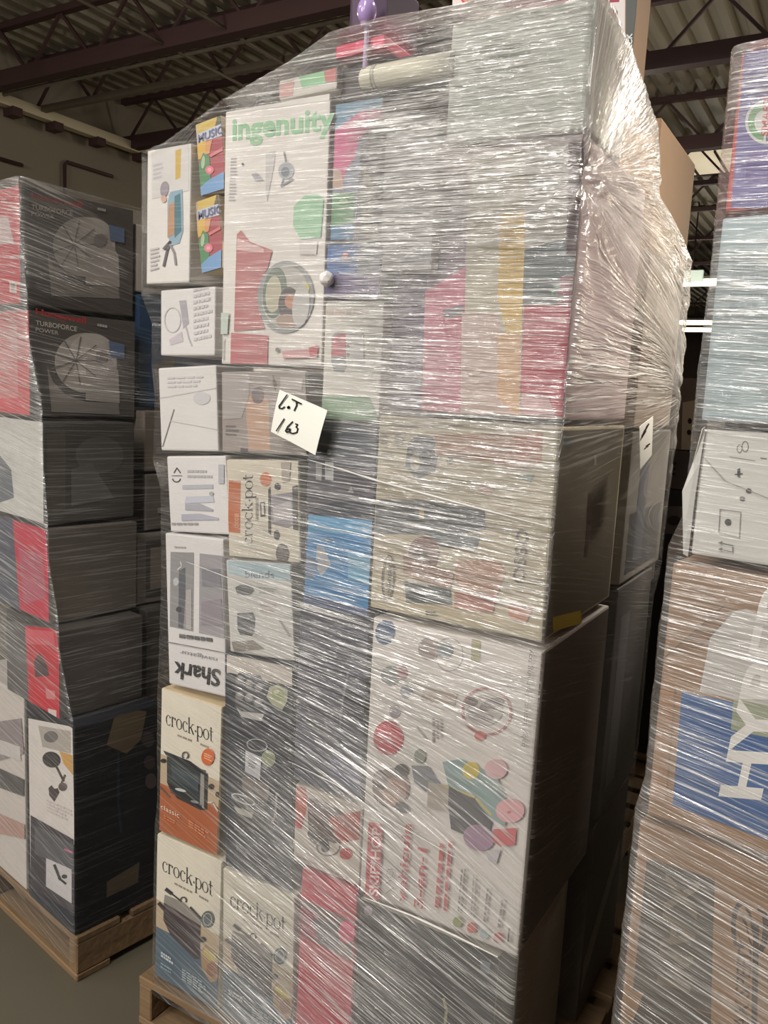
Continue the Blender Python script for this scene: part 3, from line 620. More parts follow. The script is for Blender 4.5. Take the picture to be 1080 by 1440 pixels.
A.poly([(415, 1104), (430, 1108), (434, 1128), (424, 1166), (413, 1162)], (196, 104, 88), 'print_or_shade_panel'); A.poly([(432, 1122), (450, 1124), (500, 1150), (494, 1180), (470, 1186), (434, 1168)], (104, 84, 80), 'product_picture'); A.poly([(462, 1150), (507, 1140), (506, 1180), (478, 1186)], (178, 78, 66), 'print_or_shade_panel'); A.ell((448, 1180), 18, 8, (86, 78, 74), 35); A.ring((462, 1190), 17, 14, 2, (120, 116, 112)); A.ell((458, 1192), 6, 6, (64, 60, 58)); A.ell((487, 1200), 9, 8, (188, 58, 66)); A.ell((421, 1156), 6, 8, (196, 66, 74)); A.bars((418, 1202), (500, 1238), (500, 1244), (418, 1207), 1, (180, 160, 150)); A.done()
A = carton('mid', 'bright pinkish red carton low in the third column', PC, [(424, 1218), (502, 1253), (491, 1528), (414, 1486)], 0.3, board((190, 56, 74)), group=G, inset=0.003, angle=0.0)
A.poly([(426, 1216), (505, 1254), (491, 1532), (412, 1490)], (204, 66, 88)); A.poly([(422, 1262), (500, 1296), (494, 1352), (470, 1340), (418, 1312)], (140, 110, 112), 'product_picture'); A.poly([(420, 1270), (450, 1290), (450, 1322), (418, 1312)], (160, 70, 92), 'product_picture'); A.poly([(440, 1290), (480, 1300), (476, 1336), (448, 1322)], (96, 90, 98), 'product_picture'); A.ell((488, 1310), 12, 16, (224, 96, 130)); A.poly([(424, 1322), (500, 1358), (498, 1382), (420, 1346)], (214, 96, 108)); A.done()

# ------------------------------------------------------------------ right column
A = carton('mid', 'pale grey-green carton at the top right corner, under thick film', PC, [(634, 30), (846, -4), (824, 184), (627, 203)], 0.2, board((224, 228, 216)), group=G, inset=0.02, angle=0.0)
A.poly([(650, 50), (830, 24), (816, 168), (642, 184)], (216, 222, 210)); A.bars((670, 74), (760, 60), (756, 100), (668, 112), 4, (178, 186, 178)); A.done()
A = carton('mid', 'dark carton at the top behind the white pole', PC, [(481, 92), (631, 68), (625, 136), (477, 140)], 0.14, board((46, 40, 40)), group=G, inset=0.05, angle=0.0)
A.poly([(481, 92), (520, 86), (514, 138), (477, 140)], (58, 46, 46)); A.done()
# white pole lying at the top
a = PC.pt(*PC.uv((500, 108)), -0.022); b = PC.pt(*PC.uv((632, 84)), -0.022)
r = empty('white_pole', a, 'fat white rounded pole lying across the dark top carton', 'pole')
bm = bmesh.new(); d = b - a
tube_bm(bm, [Vector((0, 0, 0)) + d * t for t in (0, 0.004, 0.012, 0.03, 0.06, 0.1, 1.0)], [0.002, 0.010, 0.016, 0.020, 0.022, 0.0225, 0.0225], 20)
bm_obj('shaft', bm, mat('pole_white', (222, 218, 196), 0.3), r, smooth=True)
bm = bmesh.new(); tube_bm(bm, [d * 0.16, d * 0.2], 0.0235, 20); bm_obj('collar', bm, mat('pole_grey', (188, 186, 170), 0.3), r, smooth=True)
A = carton('mid', 'flat hot pink carton lying on the very top', PC, [(471, 66), (543, 44), (540, 74), (471, 78)], 0.2, board((206, 40, 84)), group=G, inset=0.02, angle=math.radians(2))
A.poly([(500, 60), (543, 46), (540, 64), (500, 70)], (220, 66, 104)); A.done()
A = carton('mid', 'dark purple toy carton standing on top with a lavender rattle', PC, [(490, -28), (546, -34), (544, 38), (492, 50)], 0.12, board((58, 34, 62)), group=G, inset=0.05, angle=0.0)
A.poly([(496, -28), (520, -30), (518, 30), (496, 36)], (64, 38, 68)); A.done()
p = PC.pt(*PC.uv((511, 12)), -0.012)
r = empty('lavender_rattle', p, 'lavender egg-shaped rattle on a thin stalk at the very top', 'toy')
bm = bmesh.new(); bmesh.ops.create_uvsphere(bm, u_segments=20, v_segments=14, radius=0.02); bmesh.ops.scale(bm, vec=(0.9, 0.9, 1.25), verts=bm.verts); bm_obj('egg', bm, mat('lavender', (176, 150, 204), 0.2, coat=0.4), r, smooth=True)
bm = bmesh.new(); tube_bm(bm, [(0, 0, -0.02), (0.002, 0, -0.05), (0.004, -0.004, -0.1)], 0.005, 10); bm_obj('stalk', bm, mat('lavender_pale', (190, 170, 200), 0.3), r, smooth=True)
bm = bmesh.new(); tube_bm(bm, [(0, 0, -0.018), (0, 0, -0.027)], [0.012, 0.009], 14); bm_obj('collar', bm, mat('lavender_pale', (190, 170, 200), 0.3), r, smooth=True)
A = carton('mid', 'small white and red carton corner on top of the grey-green carton', PC, [(634, -40), (662, -46), (660, 22), (636, 25)], 0.16, board((220, 206, 200)), group=G, inset=0.03, angle=0.0)
A.poly([(650, -42), (662, -46), (660, 10), (648, 0)], (190, 130, 110)); A.line([(646, -6), (654, 6)], 3, (196, 60, 64)); A.done()
# D5 pink toy carton
A = carton('mid', 'big pink toy carton with cream, yellow and purple panels', PC, [(560, 214), (822, 190), (797, 584), (545, 583)], 0.40, board((212, 190, 190)), group=G, inset=0.036, angle=0.0)
A.poly([(536, 200), (608, 200), (596, 586), (536, 586)], (108, 94, 122)); A.poly([(606, 240), (660, 240), (652, 420), (600, 420)], (150, 132, 146))
A.poly([(598, 410), (655, 375), (650, 586), (593, 586)], (226, 130, 158)); A.poly([(622, 440), (655, 432), (653, 470), (628, 476)], (206, 84, 118)); A.poly([(622, 436), (652, 428), (652, 444), (626, 448)], (140, 134, 144))
A.poly([(660, 220), (740, 210), (732, 586), (650, 586)], (214, 206, 182)); A.poly([(704, 300), (740, 296), (734, 470), (716, 480), (700, 420)], (240, 200, 104)); A.poly([(650, 440), (700, 440), (732, 586), (648, 586)], (226, 196, 186)); A.poly([(700, 470), (733, 470), (730, 586), (700, 560)], (240, 190, 140))
A.poly([(740, 210), (806, 200), (806, 360), (738, 370)], (190, 186, 178)); A.poly([(738, 352), (812, 330), (808, 430), (736, 430)], (104, 118, 122)); A.poly([(800, 200), (822, 198), (812, 362), (797, 360)], (78, 42, 58)); A.poly([(788, 390), (808, 388), (804, 432), (784, 428)], (150, 70, 96)); A.ring((785, 412), 9, 10, 3, (122, 170, 140), a0=30, a1=290)
A.poly([(738, 430), (806, 428), (797, 588), (765, 578), (732, 550)], (204, 76, 100)); A.poly([(735, 552), (770, 556), (782, 582), (734, 584)], (226, 180, 182)); A.done()
# D6 beige cooker carton
A = carton('mid', 'beige food carton turned on its side with large grey letters', PC, [(533, 591), (785, 591), (766, 898), (519, 861)], 0.42, board((190, 180, 154)), group=G, inset=0.001, angle=0.0)
A.poly([(537, 596), (780, 596), (762, 890), (524, 856)], (196, 184, 158)); A.poly([(574, 622), (588, 612), (608, 614), (618, 632), (612, 664), (586, 674), (570, 656)], (96, 100, 108), 'product_picture'); A.ell((584, 650), 7, 12, (182, 172, 150)); A.ell((600, 640), 7, 10, (70, 74, 84)); A.ell((633, 648), 5, 5, (104, 106, 108))
A.poly([(612, 612), (764, 608), (762, 650), (740, 658), (612, 640)], (180, 136, 112), 'print_or_shade_panel'); A.poly([(724, 614), (764, 610), (762, 632), (728, 650)], (184, 110, 90)); A.ell((684, 688), 12, 8, (180, 146, 128)); A.poly([(724, 668), (752, 666), (746, 680)], (136, 150, 140), 'product_picture')
A.poly([(530, 702), (586, 704), (682, 716), (684, 744), (640, 752), (528, 750)], (98, 102, 108), 'print_or_shade_panel'); A.poly([(530, 706), (584, 708), (584, 730), (530, 728)], (74, 76, 84)); A.poly([(590, 714), (597, 715), (597, 730), (590, 729)], (214, 190, 150), 'product_picture'); A.poly([(600, 748), (676, 752), (672, 772), (620, 768)], (124, 132, 136), 'print_or_shade_panel')
A.ell((597, 778), 22, 24, (140, 106, 100)); A.ell((592, 792), 15, 20, (110, 92, 92)); A.poly([(568, 780), (600, 790), (640, 806), (634, 828), (580, 812), (568, 806)], (170, 132, 112), 'product_picture'); A.poly([(570, 816), (634, 828), (636, 850), (572, 846)], (92, 100, 100), 'product_picture'); A.poly([(574, 824), (600, 826), (598, 846), (574, 842)], (64, 70, 74), 'product_picture')
A.poly([(640, 790), (700, 784), (712, 804), (700, 836), (644, 828)], (186, 140, 112), 'product_picture'); A.poly([(640, 832), (700, 836), (694, 862), (640, 854)], (182, 124, 108), 'product_picture'); A.poly([(716, 848), (752, 852), (740, 876), (716, 868)], (200, 148, 126), 'product_picture')
A.ring((547, 812), 9, 32, 1.8, (88, 82, 74), 3, part='brand_badge'); A.text('infantino', (549, 836), (553, 788), (542.5, 835), (84, 78, 70), bold=0.015); A.text('OSSO', (738, 820), (744, 744), (721, 818), (106, 100, 96), bold=0.0)
A.bars((600, 858), (618, 860), (618, 868), (600, 866), 2, (80, 76, 72)); A.ell((562, 618), 6, 8, (150, 144, 130)); A.ell((540, 616), 5, 8, (160, 152, 136)); A.bars((538, 632), (556, 632), (556, 646), (538, 646), 3, (160, 152, 138)); A.poly([(543, 592), (620, 592), (700, 594), (640, 598), (560, 598)], (176, 168, 146))
A.done()
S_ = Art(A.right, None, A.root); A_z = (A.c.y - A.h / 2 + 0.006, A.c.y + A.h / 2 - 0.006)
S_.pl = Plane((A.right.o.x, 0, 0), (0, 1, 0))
S_.raw('print_or_shade_panel', [(Y0 + 0.01, A_z[0]), (Y0 + 0.41, A_z[0]), (Y0 + 0.41, A_z[1]), (Y0 + 0.01, A_z[1])], (100, 93, 80), clip=False)  # whole side toned darker: shade put into the colour
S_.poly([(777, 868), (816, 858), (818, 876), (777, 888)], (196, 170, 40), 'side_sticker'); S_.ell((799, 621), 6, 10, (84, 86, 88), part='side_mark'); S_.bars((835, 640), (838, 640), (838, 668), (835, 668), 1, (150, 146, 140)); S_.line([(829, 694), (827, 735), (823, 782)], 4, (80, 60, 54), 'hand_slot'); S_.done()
# D7 ride-on toy carton
A = carton('mid', 'tall white ride-on toy carton with red words, low in the right column', PC, [(519, 871), (763, 911), (729, 1346), (510, 1257)], 0.42, board((220, 213, 206)), group=G, inset=0.001, angle=0.0)
RED = (190, 36, 58)
A.ell((542, 889), 14, 18, (78, 98, 128), 10); A.bars((534, 880), (550, 884), (550, 896), (534, 892), 3, (108, 126, 150))
A.ell((604, 912), 16, 16, (160, 146, 140)); A.ring((632, 920), 20, 24, 1.4, (176, 166, 162)); A.ell((626, 914), 12, 12, (140, 146, 146)); A.poly([(664, 896), (676, 898), (676, 930), (662, 930)], (176, 172, 140), 'product_picture')
A.ell((550, 950), 14, 14, (132, 138, 134)); A.ell((566, 946), 8, 9, (166, 120, 124)); A.ell((572, 972), 9, 10, (150, 150, 158)); A.poly([(596, 966), (644, 976), (640, 992), (592, 984)], (186, 170, 154), 'product_picture'); A.ell((556, 1000), 8, 9, (150, 140, 146))
A.ring((685, 1000), 36, 34, 3.5, (176, 120, 116), 12); A.ell((682, 998), 26, 22, (186, 178, 172)); A.ell((692, 990), 18, 8, (124, 112, 108), -20); A.ell((664, 986), 9, 7, (110, 96, 92)); A.ell((676, 1006), 20, 7, (146, 138, 134), 10); A.ell((676, 1034), 8, 7, (196, 110, 104))
A.ell((547, 1037), 21, 24, RED, 0, 'brand_badge'); A.bars((536, 1026), (558, 1030), (558, 1050), (536, 1046), 3, (226, 150, 156), 0.5, 'brand_badge')
A.bars((609, 1007), (609, 1045), (626, 1047), (626, 1012), 3, (150, 140, 136)); A.line([(588, 1022), (602, 1040)], 2, (150, 150, 140))
A.ell((551, 1107), 26, 28, (130, 106, 96), 10); A.ell((556, 1112), 17, 20, (176, 140, 124)); A.ell((566, 1082), 10, 9, (70, 62, 62)); A.ell((567, 1134), 11, 7, (66, 60, 60), 30); A.ell((536, 1096), 11, 14, (96, 80, 76))
A.ell((592, 1062), 8, 10, (140, 146, 132)); A.poly([(580, 1075), (604, 1076), (622, 1104), (600, 1112), (584, 1098)], (122, 126, 130), 'product_picture'); A.poly([(604, 1098), (634, 1104), (632, 1140), (602, 1134)], (170, 160, 148), 'product_picture')
A.poly([(624, 1070), (650, 1066), (700, 1090), (716, 1126), (712, 1160), (690, 1150), (668, 1120), (632, 1104)], (136, 160, 158), 'product_picture'); A.line([(628, 1104), (670, 1120), (692, 1144)], 3, (196, 176, 90), 'product_picture'); A.poly([(633, 1104), (668, 1122), (694, 1152), (690, 1168), (664, 1176), (636, 1164), (632, 1130)], (76, 74, 80), 'product_picture')
A.ell((664, 1082), 12, 12, (204, 184, 76)); A.ell((699, 1080), 16, 14, (214, 176, 178)); A.ell((719, 1138), 20, 17, (224, 168, 172)); A.ell((718, 1140), 3, 2, (180, 110, 120)); A.ell((675, 1176), 22, 18, (160, 126, 152), 20); A.poly([(696, 1164), (728, 1162), (726, 1186), (706, 1188), (694, 1180)], (204, 96, 100), 'product_picture'); A.poly([(686, 1194), (706, 1192), (700, 1212), (688, 1208)], (196, 190, 194), 'product_picture')
A.poly([(521, 1154), (541, 1157), (535, 1266), (515, 1262)], RED, 'brand_badge'); A.text('SKIP*HOP', (534, 1258), (538.5, 1162), (521, 1256), (240, 214, 212), bold=0.02)
A.ring((551, 1226), 5, 7, 1.2, (120, 112, 110), 5); A.line([(545, 1254), (556, 1246)], 1.4, (130, 122, 120)); A.line([(545, 1240), (554, 1234)], 1.4, (130, 122, 120))
A.text('vehicule', (572, 1268), (581, 1157), (560, 1264), RED, bold=0.02); A.text('3-en-1', (597, 1276), (603, 1192), (584, 1272), RED, bold=0.02)
A.bars((614, 1272), (622, 1172), (630, 1174), (622, 1276), 1, (196, 90, 96), 0.7); A.bars((626, 1276), (634, 1176), (640, 1178), (632, 1280), 1, (196, 90, 96), 0.7)
A.bars((646, 1278), (652, 1210), (660, 1212), (654, 1282), 2, (140, 136, 130), 0.6); A.bars((664, 1286), (668, 1226), (676, 1228), (672, 1290), 2, (166, 160, 156), 0.5); A.bars((682, 1292), (688, 1240), (694, 1242), (688, 1296), 1, (150, 146, 140), 0.5); A.bars((702, 1300), (710, 1246), (716, 1248), (710, 1304), 1, (150, 146, 140), 0.5)
for (x, y, c) in ((646, 1293, (140, 150, 96)), (666, 1301, (196, 90, 74)), (684, 1309, (170, 184, 190)), (703, 1315, RED)): A.ell((x, y), 6.5, 7.5, c, 0, 'brand_badge')
A.line([(719, 1302), (717, 1322)], 2.5, (90, 86, 84)); A.text('baby activity learning toy', (741, 1048), (752, 912), (734, 1046), (120, 112, 108)); A.done()
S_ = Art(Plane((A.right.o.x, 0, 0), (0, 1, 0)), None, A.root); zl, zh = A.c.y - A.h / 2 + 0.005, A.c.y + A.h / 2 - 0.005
S_.raw('print_or_shade_panel', [(Y0 + 0.02, zl), (Y0 + 0.417, zl), (Y0 + 0.417, zh), (Y0 + 0.02, zh)], (104, 94, 86), clip=False); S_.done()  # dark side colour stands in for the shade in the gap
# D8 black carton
A = carton('mid', 'black carton with pale sides at the bottom right of the stack', PC, [(505, 1261), (702, 1344), (682, 1636), (493, 1531)], 0.42, board((172, 166, 154)), group=G, inset=0.004, angle=0.0)
A.poly([(503, 1258), (703, 1344), (682, 1640), (490, 1536)], (44, 42, 42)); A.poly([(508, 1330), (560, 1350), (558, 1420), (508, 1400)], (60, 60, 56), 'product_picture'); A.ell((518, 1280), 6, 7, (150, 130, 142)); A.line([(624, 1404), (628, 1420), (626, 1440)], 4, (150, 146, 110), 'product_picture'); A.poly([(676, 1348), (690, 1354), (688, 1370), (676, 1366)], (104, 112, 118)); A.bars((560, 1310), (640, 1342), (640, 1370), (560, 1338), 3, (66, 64, 64)); A.done()
# cartons further back along the right-hand side
PSR = Plane((-0.445, Y0, 0), (0, 1, 0))
def side_box(y0, y1, z0, z1, c, lab, ins=0.0):
    r = empty('carton', (-0.445 - ins - 0.2, (y0 + y1) / 2, z0), lab, 'box', G)
    bm = bmesh.new(); box_bm(bm, 0.4, y1 - y0 - 0.004, z1 - z0 - 0.004, Matrix.Translation((0, 0, (z1 - z0) / 2)), 0.004); bm_obj('carton_body', bm, board(c), r)
    CARTONS['mid'].append([(-0.445 - ins - dx, y, z) for dx in (0, 0.4) for y in (y0, y1) for z in (z0, z1)])
    A = Art(Plane((-0.445 - ins, 0, 0), (0, 1, 0)), None, r); A.yz = (y0, y1, z0, z1); return A
def yz(A, pts, c, part='print_or_shade_panel'): A.raw(part, pts, c, clip=False)
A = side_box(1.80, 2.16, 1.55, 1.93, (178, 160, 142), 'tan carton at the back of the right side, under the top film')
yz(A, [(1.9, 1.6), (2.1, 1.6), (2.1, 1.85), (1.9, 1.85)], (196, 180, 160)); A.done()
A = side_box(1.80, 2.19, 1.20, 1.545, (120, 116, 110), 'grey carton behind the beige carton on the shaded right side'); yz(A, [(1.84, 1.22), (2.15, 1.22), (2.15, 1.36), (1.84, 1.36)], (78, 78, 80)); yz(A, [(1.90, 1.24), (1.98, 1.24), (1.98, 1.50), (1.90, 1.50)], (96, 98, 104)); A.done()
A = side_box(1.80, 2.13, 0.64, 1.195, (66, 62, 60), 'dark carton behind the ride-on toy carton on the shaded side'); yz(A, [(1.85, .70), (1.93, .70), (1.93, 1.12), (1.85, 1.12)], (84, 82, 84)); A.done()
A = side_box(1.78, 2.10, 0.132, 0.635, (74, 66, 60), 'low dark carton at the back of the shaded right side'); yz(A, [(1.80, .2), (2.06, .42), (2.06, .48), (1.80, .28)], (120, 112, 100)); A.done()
# handwritten lot note, stuck on the film
NP = PC.shifted(-0.033)
q = [Vector(NP.uv(p)) for p in ((393, 548), (463, 577), (446, 640), (381, 607))]
v = []; n = 8
for j in range(n + 1):
    for i in range(n + 1):
        p = q[0].lerp(q[1], i / n).lerp(q[3].lerp(q[2], i / n), j / n); curl = 0.006 * (i / n) ** 2 + 0.002 * math.sin(j / n * 3)
        v.append(NP.pt(p.x, p.y, curl))
f = [(j * (n + 1) + i, j * (n + 1) + i + 1, (j + 1) * (n + 1) + i + 1, (j + 1) * (n + 1) + i) for j in range(n) for i in range(n)]
bmn = bmesh.new(); vv = [bmn.verts.new(x) for x in v]; [bmn.faces.new([vv[i] for i in ff][::-1]) for ff in f]
bmn.normal_update(); bmesh.ops.solidify(bmn, geom=list(bmn.faces), thickness=0.0006)
ctr = sum((Vector(x) for x in v), Vector()) / len(v)
note = empty('paper_note', ctr, 'white paper note handwritten LOT 163, stuck to the film', 'note')
bmesh.ops.translate(bmn, verts=bmn.verts, vec=-ctr)
bm_obj('paper', bmn, mat('note_paper', (244, 244, 234), 0.7, var=0.02), note)
class NoteArt(Art):
    pass
A = Art(NP.shifted(-0.0032), None, note); BLK = (24, 24, 26)
def hand(pts, w): A.line(pts, w, BLK, 'handwriting')
hand([(404, 555), (397, 565), (392.5, 571), (393, 574), (397, 574.5), (400.5, 572)], 1.9); hand([(405, 573), (406.5, 571.5), (407, 573.5), (405, 574), (405, 572)], 2.2); hand([(411, 561.5), (424, 568)], 2.2); hand([(417, 565), (417.5, 570), (414, 577.5)], 1.9)
hand([(400, 589), (389, 606)], 1.8); hand([(412, 593), (405, 600), (402, 606), (404, 608), (408, 606), (408.5, 603), (404, 604)], 1.9); hand([(416, 596), (419, 597), (417, 600.5), (419.5, 603), (418, 608), (413, 609.5), (408, 608.5)], 1.9)
A.done()
# second note on the shaded side
A2 = Plane((-0.388, 0, 0), (0, 1, 0))
q = [A2.uv(p) for p in ((899, 600), (918, 585), (916, 640), (900, 660))]
bm = bmesh.new(); vs = [bm.verts.new(A2.pt(*x, 0.0) - Vector((-0.388, 1.75, 1.52))) for x in q]; bm.faces.new(vs); bm.normal_update(); bmesh.ops.solidify(bm, geom=list(bm.faces), thickness=0.0008)
r = empty('paper_note', (-0.388, 1.75, 1.52), 'pale paper note with a few marks on the shaded right side', 'note')
bm_obj('paper', bm, mat('note_paper', (238, 238, 226), 0.7, var=0.03), r)
A = Art(A2.shifted(-0.002), None, r); A.line([(904, 611), (912, 596)], 2, (60, 40, 50), 'handwriting'); A.line([(902, 616), (908, 606)], 1.6, (60, 40, 50), 'handwriting'); A.line([(908, 628), (913, 624)], 2, (60, 40, 50), 'handwriting'); A.done()

# ================================================================== THE DARK LEFT STACK
GL = 'cartons of the dark left stack'
def left_box(top, bot, w, d, fc, lab, r0=0.0):
    """carton at the stack's near corner; its corner edge runs through the pixels top and bot"""
    # find x offset along LU so that the corner edge (front plane of the stack) fits
    a = PLF.uv(top); b = PLF.uv(bot); u = (a[0] + b[0]) / 2; z1, z0 = a[1], b[1]
    w -= 0.002; hz = z1 - z0 - 0.003
    ctr = PLF.pt(u - w / 2, 0) + LR * (d / 2 + r0)
    r = empty('carton', (ctr.x, ctr.y, z0), lab, 'box', GL)
    M = Matrix((LU, LR, Vector((0, 0, 1)))).transposed().to_4x4(); M.translation = (0, 0, hz / 2)
    bm = bmesh.new(); box_bm(bm, w, d, hz, M, 0.004); bm_obj('carton_body', bm, board(fc), r)
    cs = []
    for du in (0, -w):
        for dd in (r0, r0 + d):
            for z in (z0, z1): cs.append(tuple(PLF.pt(u + du, z) + LR * dd))
    CARTONS.setdefault('left', []).append(cs)
    Fp = Plane(PLF.pt(0, 0) + LR * r0, LU); Rp = Plane(PLF.pt(u, 0), LR)
    AF = Art(Fp, (u - w / 2, (z0 + z1) / 2, w - 0.004, hz - 0.004, 0), r); AR = Art(Rp, (r0 + d / 2, (z0 + z1) / 2, d - 0.004, hz - 0.004, 0), r)
    return AF, AR
FAN = (92, 88, 84)
def fan_art(AR, dy, s0):
    AR.poly([(30, 255 + dy), (190, 290 + dy), (190, 445 + dy), (30, 430 + dy)], (90, 86, 82))
    AR.text('Honeywell', (44 + s0, 279 + dy), (115 + s0, 292 + dy), (44 + s0, 270 + dy), (196, 50, 58), bold=0.02); AR.text('TURBOFORCE', (44 + s0, 294 + dy), (102 + s0, 303 + dy), (44 + s0, 287 + dy), (206, 200, 190), bold=0.015); AR.text('POWER', (44 + s0, 303 + dy), (76 + s0, 308 + dy), (44 + s0, 297 + dy), (206, 200, 190))
    AR.ell((118 + s0 * .4, 347 + dy), 44, 42, (176, 170, 163), 12); AR.ell((128 + s0 * .4, 336 + dy), 34, 30, (196, 190, 184), 20); AR.poly([(66, 352 + dy), (74, 374 + dy), (92, 392 + dy), (120, 402 + dy), (166, 404 + dy), (168, 420 + dy), (72, 416 + dy)], (142, 137, 132), 'product_picture'); AR.poly([(120, 330 + dy), (150, 330 + dy), (166, 360 + dy), (168, 404 + dy), (120, 400 + dy)], (172, 166, 160), 'product_picture')
    for k in range(9): AR.line([(104 + s0 * .4, 344 + dy), (104 + s0 * .4 + 36 * math.cos(k * .7), 344 + dy + 34 * math.sin(k * .7))], 1.6, (112, 108, 104), 'product_picture')
    AR.ell((140 + s0 * .4, 338 + dy), 9, 9, (132, 126, 126)); AR.poly([(152, 316 + dy), (174, 322 + dy), (174, 342 + dy), (154, 338 + dy)], (104, 124, 156), 'print_or_shade_panel')
    AR.bars((136, 292 + dy), (152, 295 + dy), (152, 302 + dy), (136, 299 + dy), 1, (190, 186, 180))
AF, AR = left_box((28, 258), (29, 428), 0.3, 0.325, FAN, 'black fan carton with a red end, topmost of the left stack')
AF.poly([(-60, 200), (28, 258), (29, 428), (-60, 425)], (206, 44, 66)); AF.poly([(-60, 300), (12, 306), (20, 342), (-60, 350)], (216, 190, 190)); AF.bars((2, 282), (14, 284), (14, 290), (2, 288), 1, (236, 200, 200)); AF.poly([(14, 396), (24, 396), (24, 412), (14, 411)], (226, 214, 208), 'barcode_label'); AF.bars((16, 399), (22, 399), (22, 409), (16, 409), 5, (120, 100, 100), 0.5, 'barcode_label'); AF.done()
fan_art(AR, 0, 0); AR.done()
AF, AR = left_box((42, 434), (42, 586), 0.3, 0.305, FAN, 'black fan carton with a pinkish red end, second from the top of the left stack')
AF.poly([(-60, 400), (42, 434), (42, 586), (-60, 600)], (214, 92, 100)); AF.poly([(-40, 450), (24, 456), (26, 560), (-40, 560)], (222, 140, 140)); AF.done()
fan_art(AR, 163, 6); AR.done()
AF, AR = left_box((61, 592), (62, 738), 0.3, 0.262, (70, 68, 66), 'dark carton with a white end below the two fan cartons')
AF.poly([(-60, 560), (61, 592), (62, 738), (-60, 760)], (214, 212, 206)); AF.poly([(0, 640), (16, 660), (20, 700), (-10, 710)], (120, 124, 130), 'product_picture'); AF.done()
AR.poly([(66, 610), (92, 606), (92, 716), (66, 726)], (84, 80, 74)); AR.ell((140, 640), 34, 26, (88, 86, 84)); AR.poly([(100, 660), (128, 650), (160, 700), (100, 712)], (96, 94, 92), 'product_picture'); AR.done()
AF, AR = left_box((62, 742), (76, 880), 0.3, 0.258, (84, 78, 72), 'dull carton with a red end, under the white-ended carton')
AF.poly([(-60, 700), (62, 742), (76, 880), (-60, 900)], (84, 88, 104)); AF.poly([(18, 730), (64, 742), (76, 884), (30, 880)], (204, 50, 78)); AF.poly([(34, 780), (46, 782), (48, 820), (36, 820)], (110, 84, 96), 'product_picture'); AF.poly([(26, 770), (60, 780), (66, 840), (34, 850)], (190, 92, 112)); AF.done(); AR.done()
AF, AR = left_box((78, 884), (90, 1016), 0.3, 0.245, (62, 58, 56), 'dark carton with a bright red end showing a black gadget')
AF.poly([(-60, 860), (78, 884), (90, 1020), (-60, 1020)], (96, 92, 92)); AF.poly([(36, 880), (80, 884), (92, 1022), (42, 1012)], (204, 34, 56)); AF.poly([(48, 930), (56, 918), (66, 934), (70, 950), (50, 952)], (72, 50, 56), 'product_picture'); AF.poly([(64, 968), (78, 972), (78, 984), (66, 982)], (220, 130, 134)); AF.poly([(68, 996), (80, 999), (80, 1014), (69, 1010)], (226, 206, 200), 'barcode_label'); AF.poly([(36, 884), (76, 888), (78, 908), (37, 905)], (220, 90, 104)); AF.done(); AR.done()
AF, AR = left_box((102, 1022), (108, 1318), 0.26, 0.26, (24, 26, 34), 'tall navy carton with a white kitchen-picture end, at the pallet corner')
AF.poly([(40, 1010), (102, 1022), (108, 1318), (44, 1290)], (222, 214, 208)); AF.poly([(54, 1020), (100, 1028), (100, 1060), (60, 1050)], (176, 168, 160), 'product_picture'); AF.ell((72, 1036), 10, 8, (110, 106, 104)); AF.poly([(84, 1056), (102, 1062), (103, 1090), (90, 1074)], (206, 160, 90), 'product_picture'); AF.ell((73, 1068), 13, 11, (52, 46, 46), 20); AF.line([(78, 1074), (90, 1098)], 3, (70, 60, 54), 'product_picture'); AF.line([(92, 1090), (86, 1104)], 3, (80, 70, 64), 'product_picture')
AF.poly([(69, 1108), (73, 1104), (77, 1109), (82, 1108), (84, 1114), (77, 1127), (70, 1118)], (74, 60, 62), 'product_picture'); AF.ell((89, 1106), 6, 6, (96, 84, 80)); AF.bars((66, 1124), (104, 1140), (104, 1160), (66, 1142), 4, (208, 200, 196))
AF.poly([(44, 1146), (104, 1180), (106, 1318), (44, 1290)], (70, 66, 72)); AF.poly([(50, 1160), (106, 1188), (106, 1225), (50, 1200)], (96, 96, 100)); AF.line([(92, 1194), (102, 1198)], 3, (190, 110, 140)); AF.poly([(66, 1206), (102, 1222), (102, 1270), (66, 1246)], (206, 202, 202), 'product_picture'); AF.line([(78, 1216), (82, 1226), (86, 1236)], 4, (50, 48, 50), 'product_picture'); AF.ell((92, 1232), 4, 3, (50, 48, 50)); AF.line([(84, 1234), (94, 1242)], 3, (50, 48, 50), 'product_picture'); AF.poly([(44, 1248), (108, 1286), (108, 1320), (44, 1296)], (40, 44, 56)); AF.done()
AR.poly([(160, 1010), (184, 998), (206, 1000), (198, 1040), (178, 1060), (150, 1048)], (92, 80, 66), 'cardboard_patch'); AR.poly([(150, 1240), (196, 1212), (194, 1240), (150, 1262)], (90, 80, 68), 'cardboard_patch'); AR.ell((208, 1040), 9, 11, (60, 54, 58)); AR.ell((210, 1072), 8, 10, (64, 58, 60)); AR.ell((212, 1098), 8, 11, (76, 70, 70)); AR.line([(166, 1060), (166, 1130), (170, 1170)], 4, (34, 46, 58), 'product_picture'); AR.done()
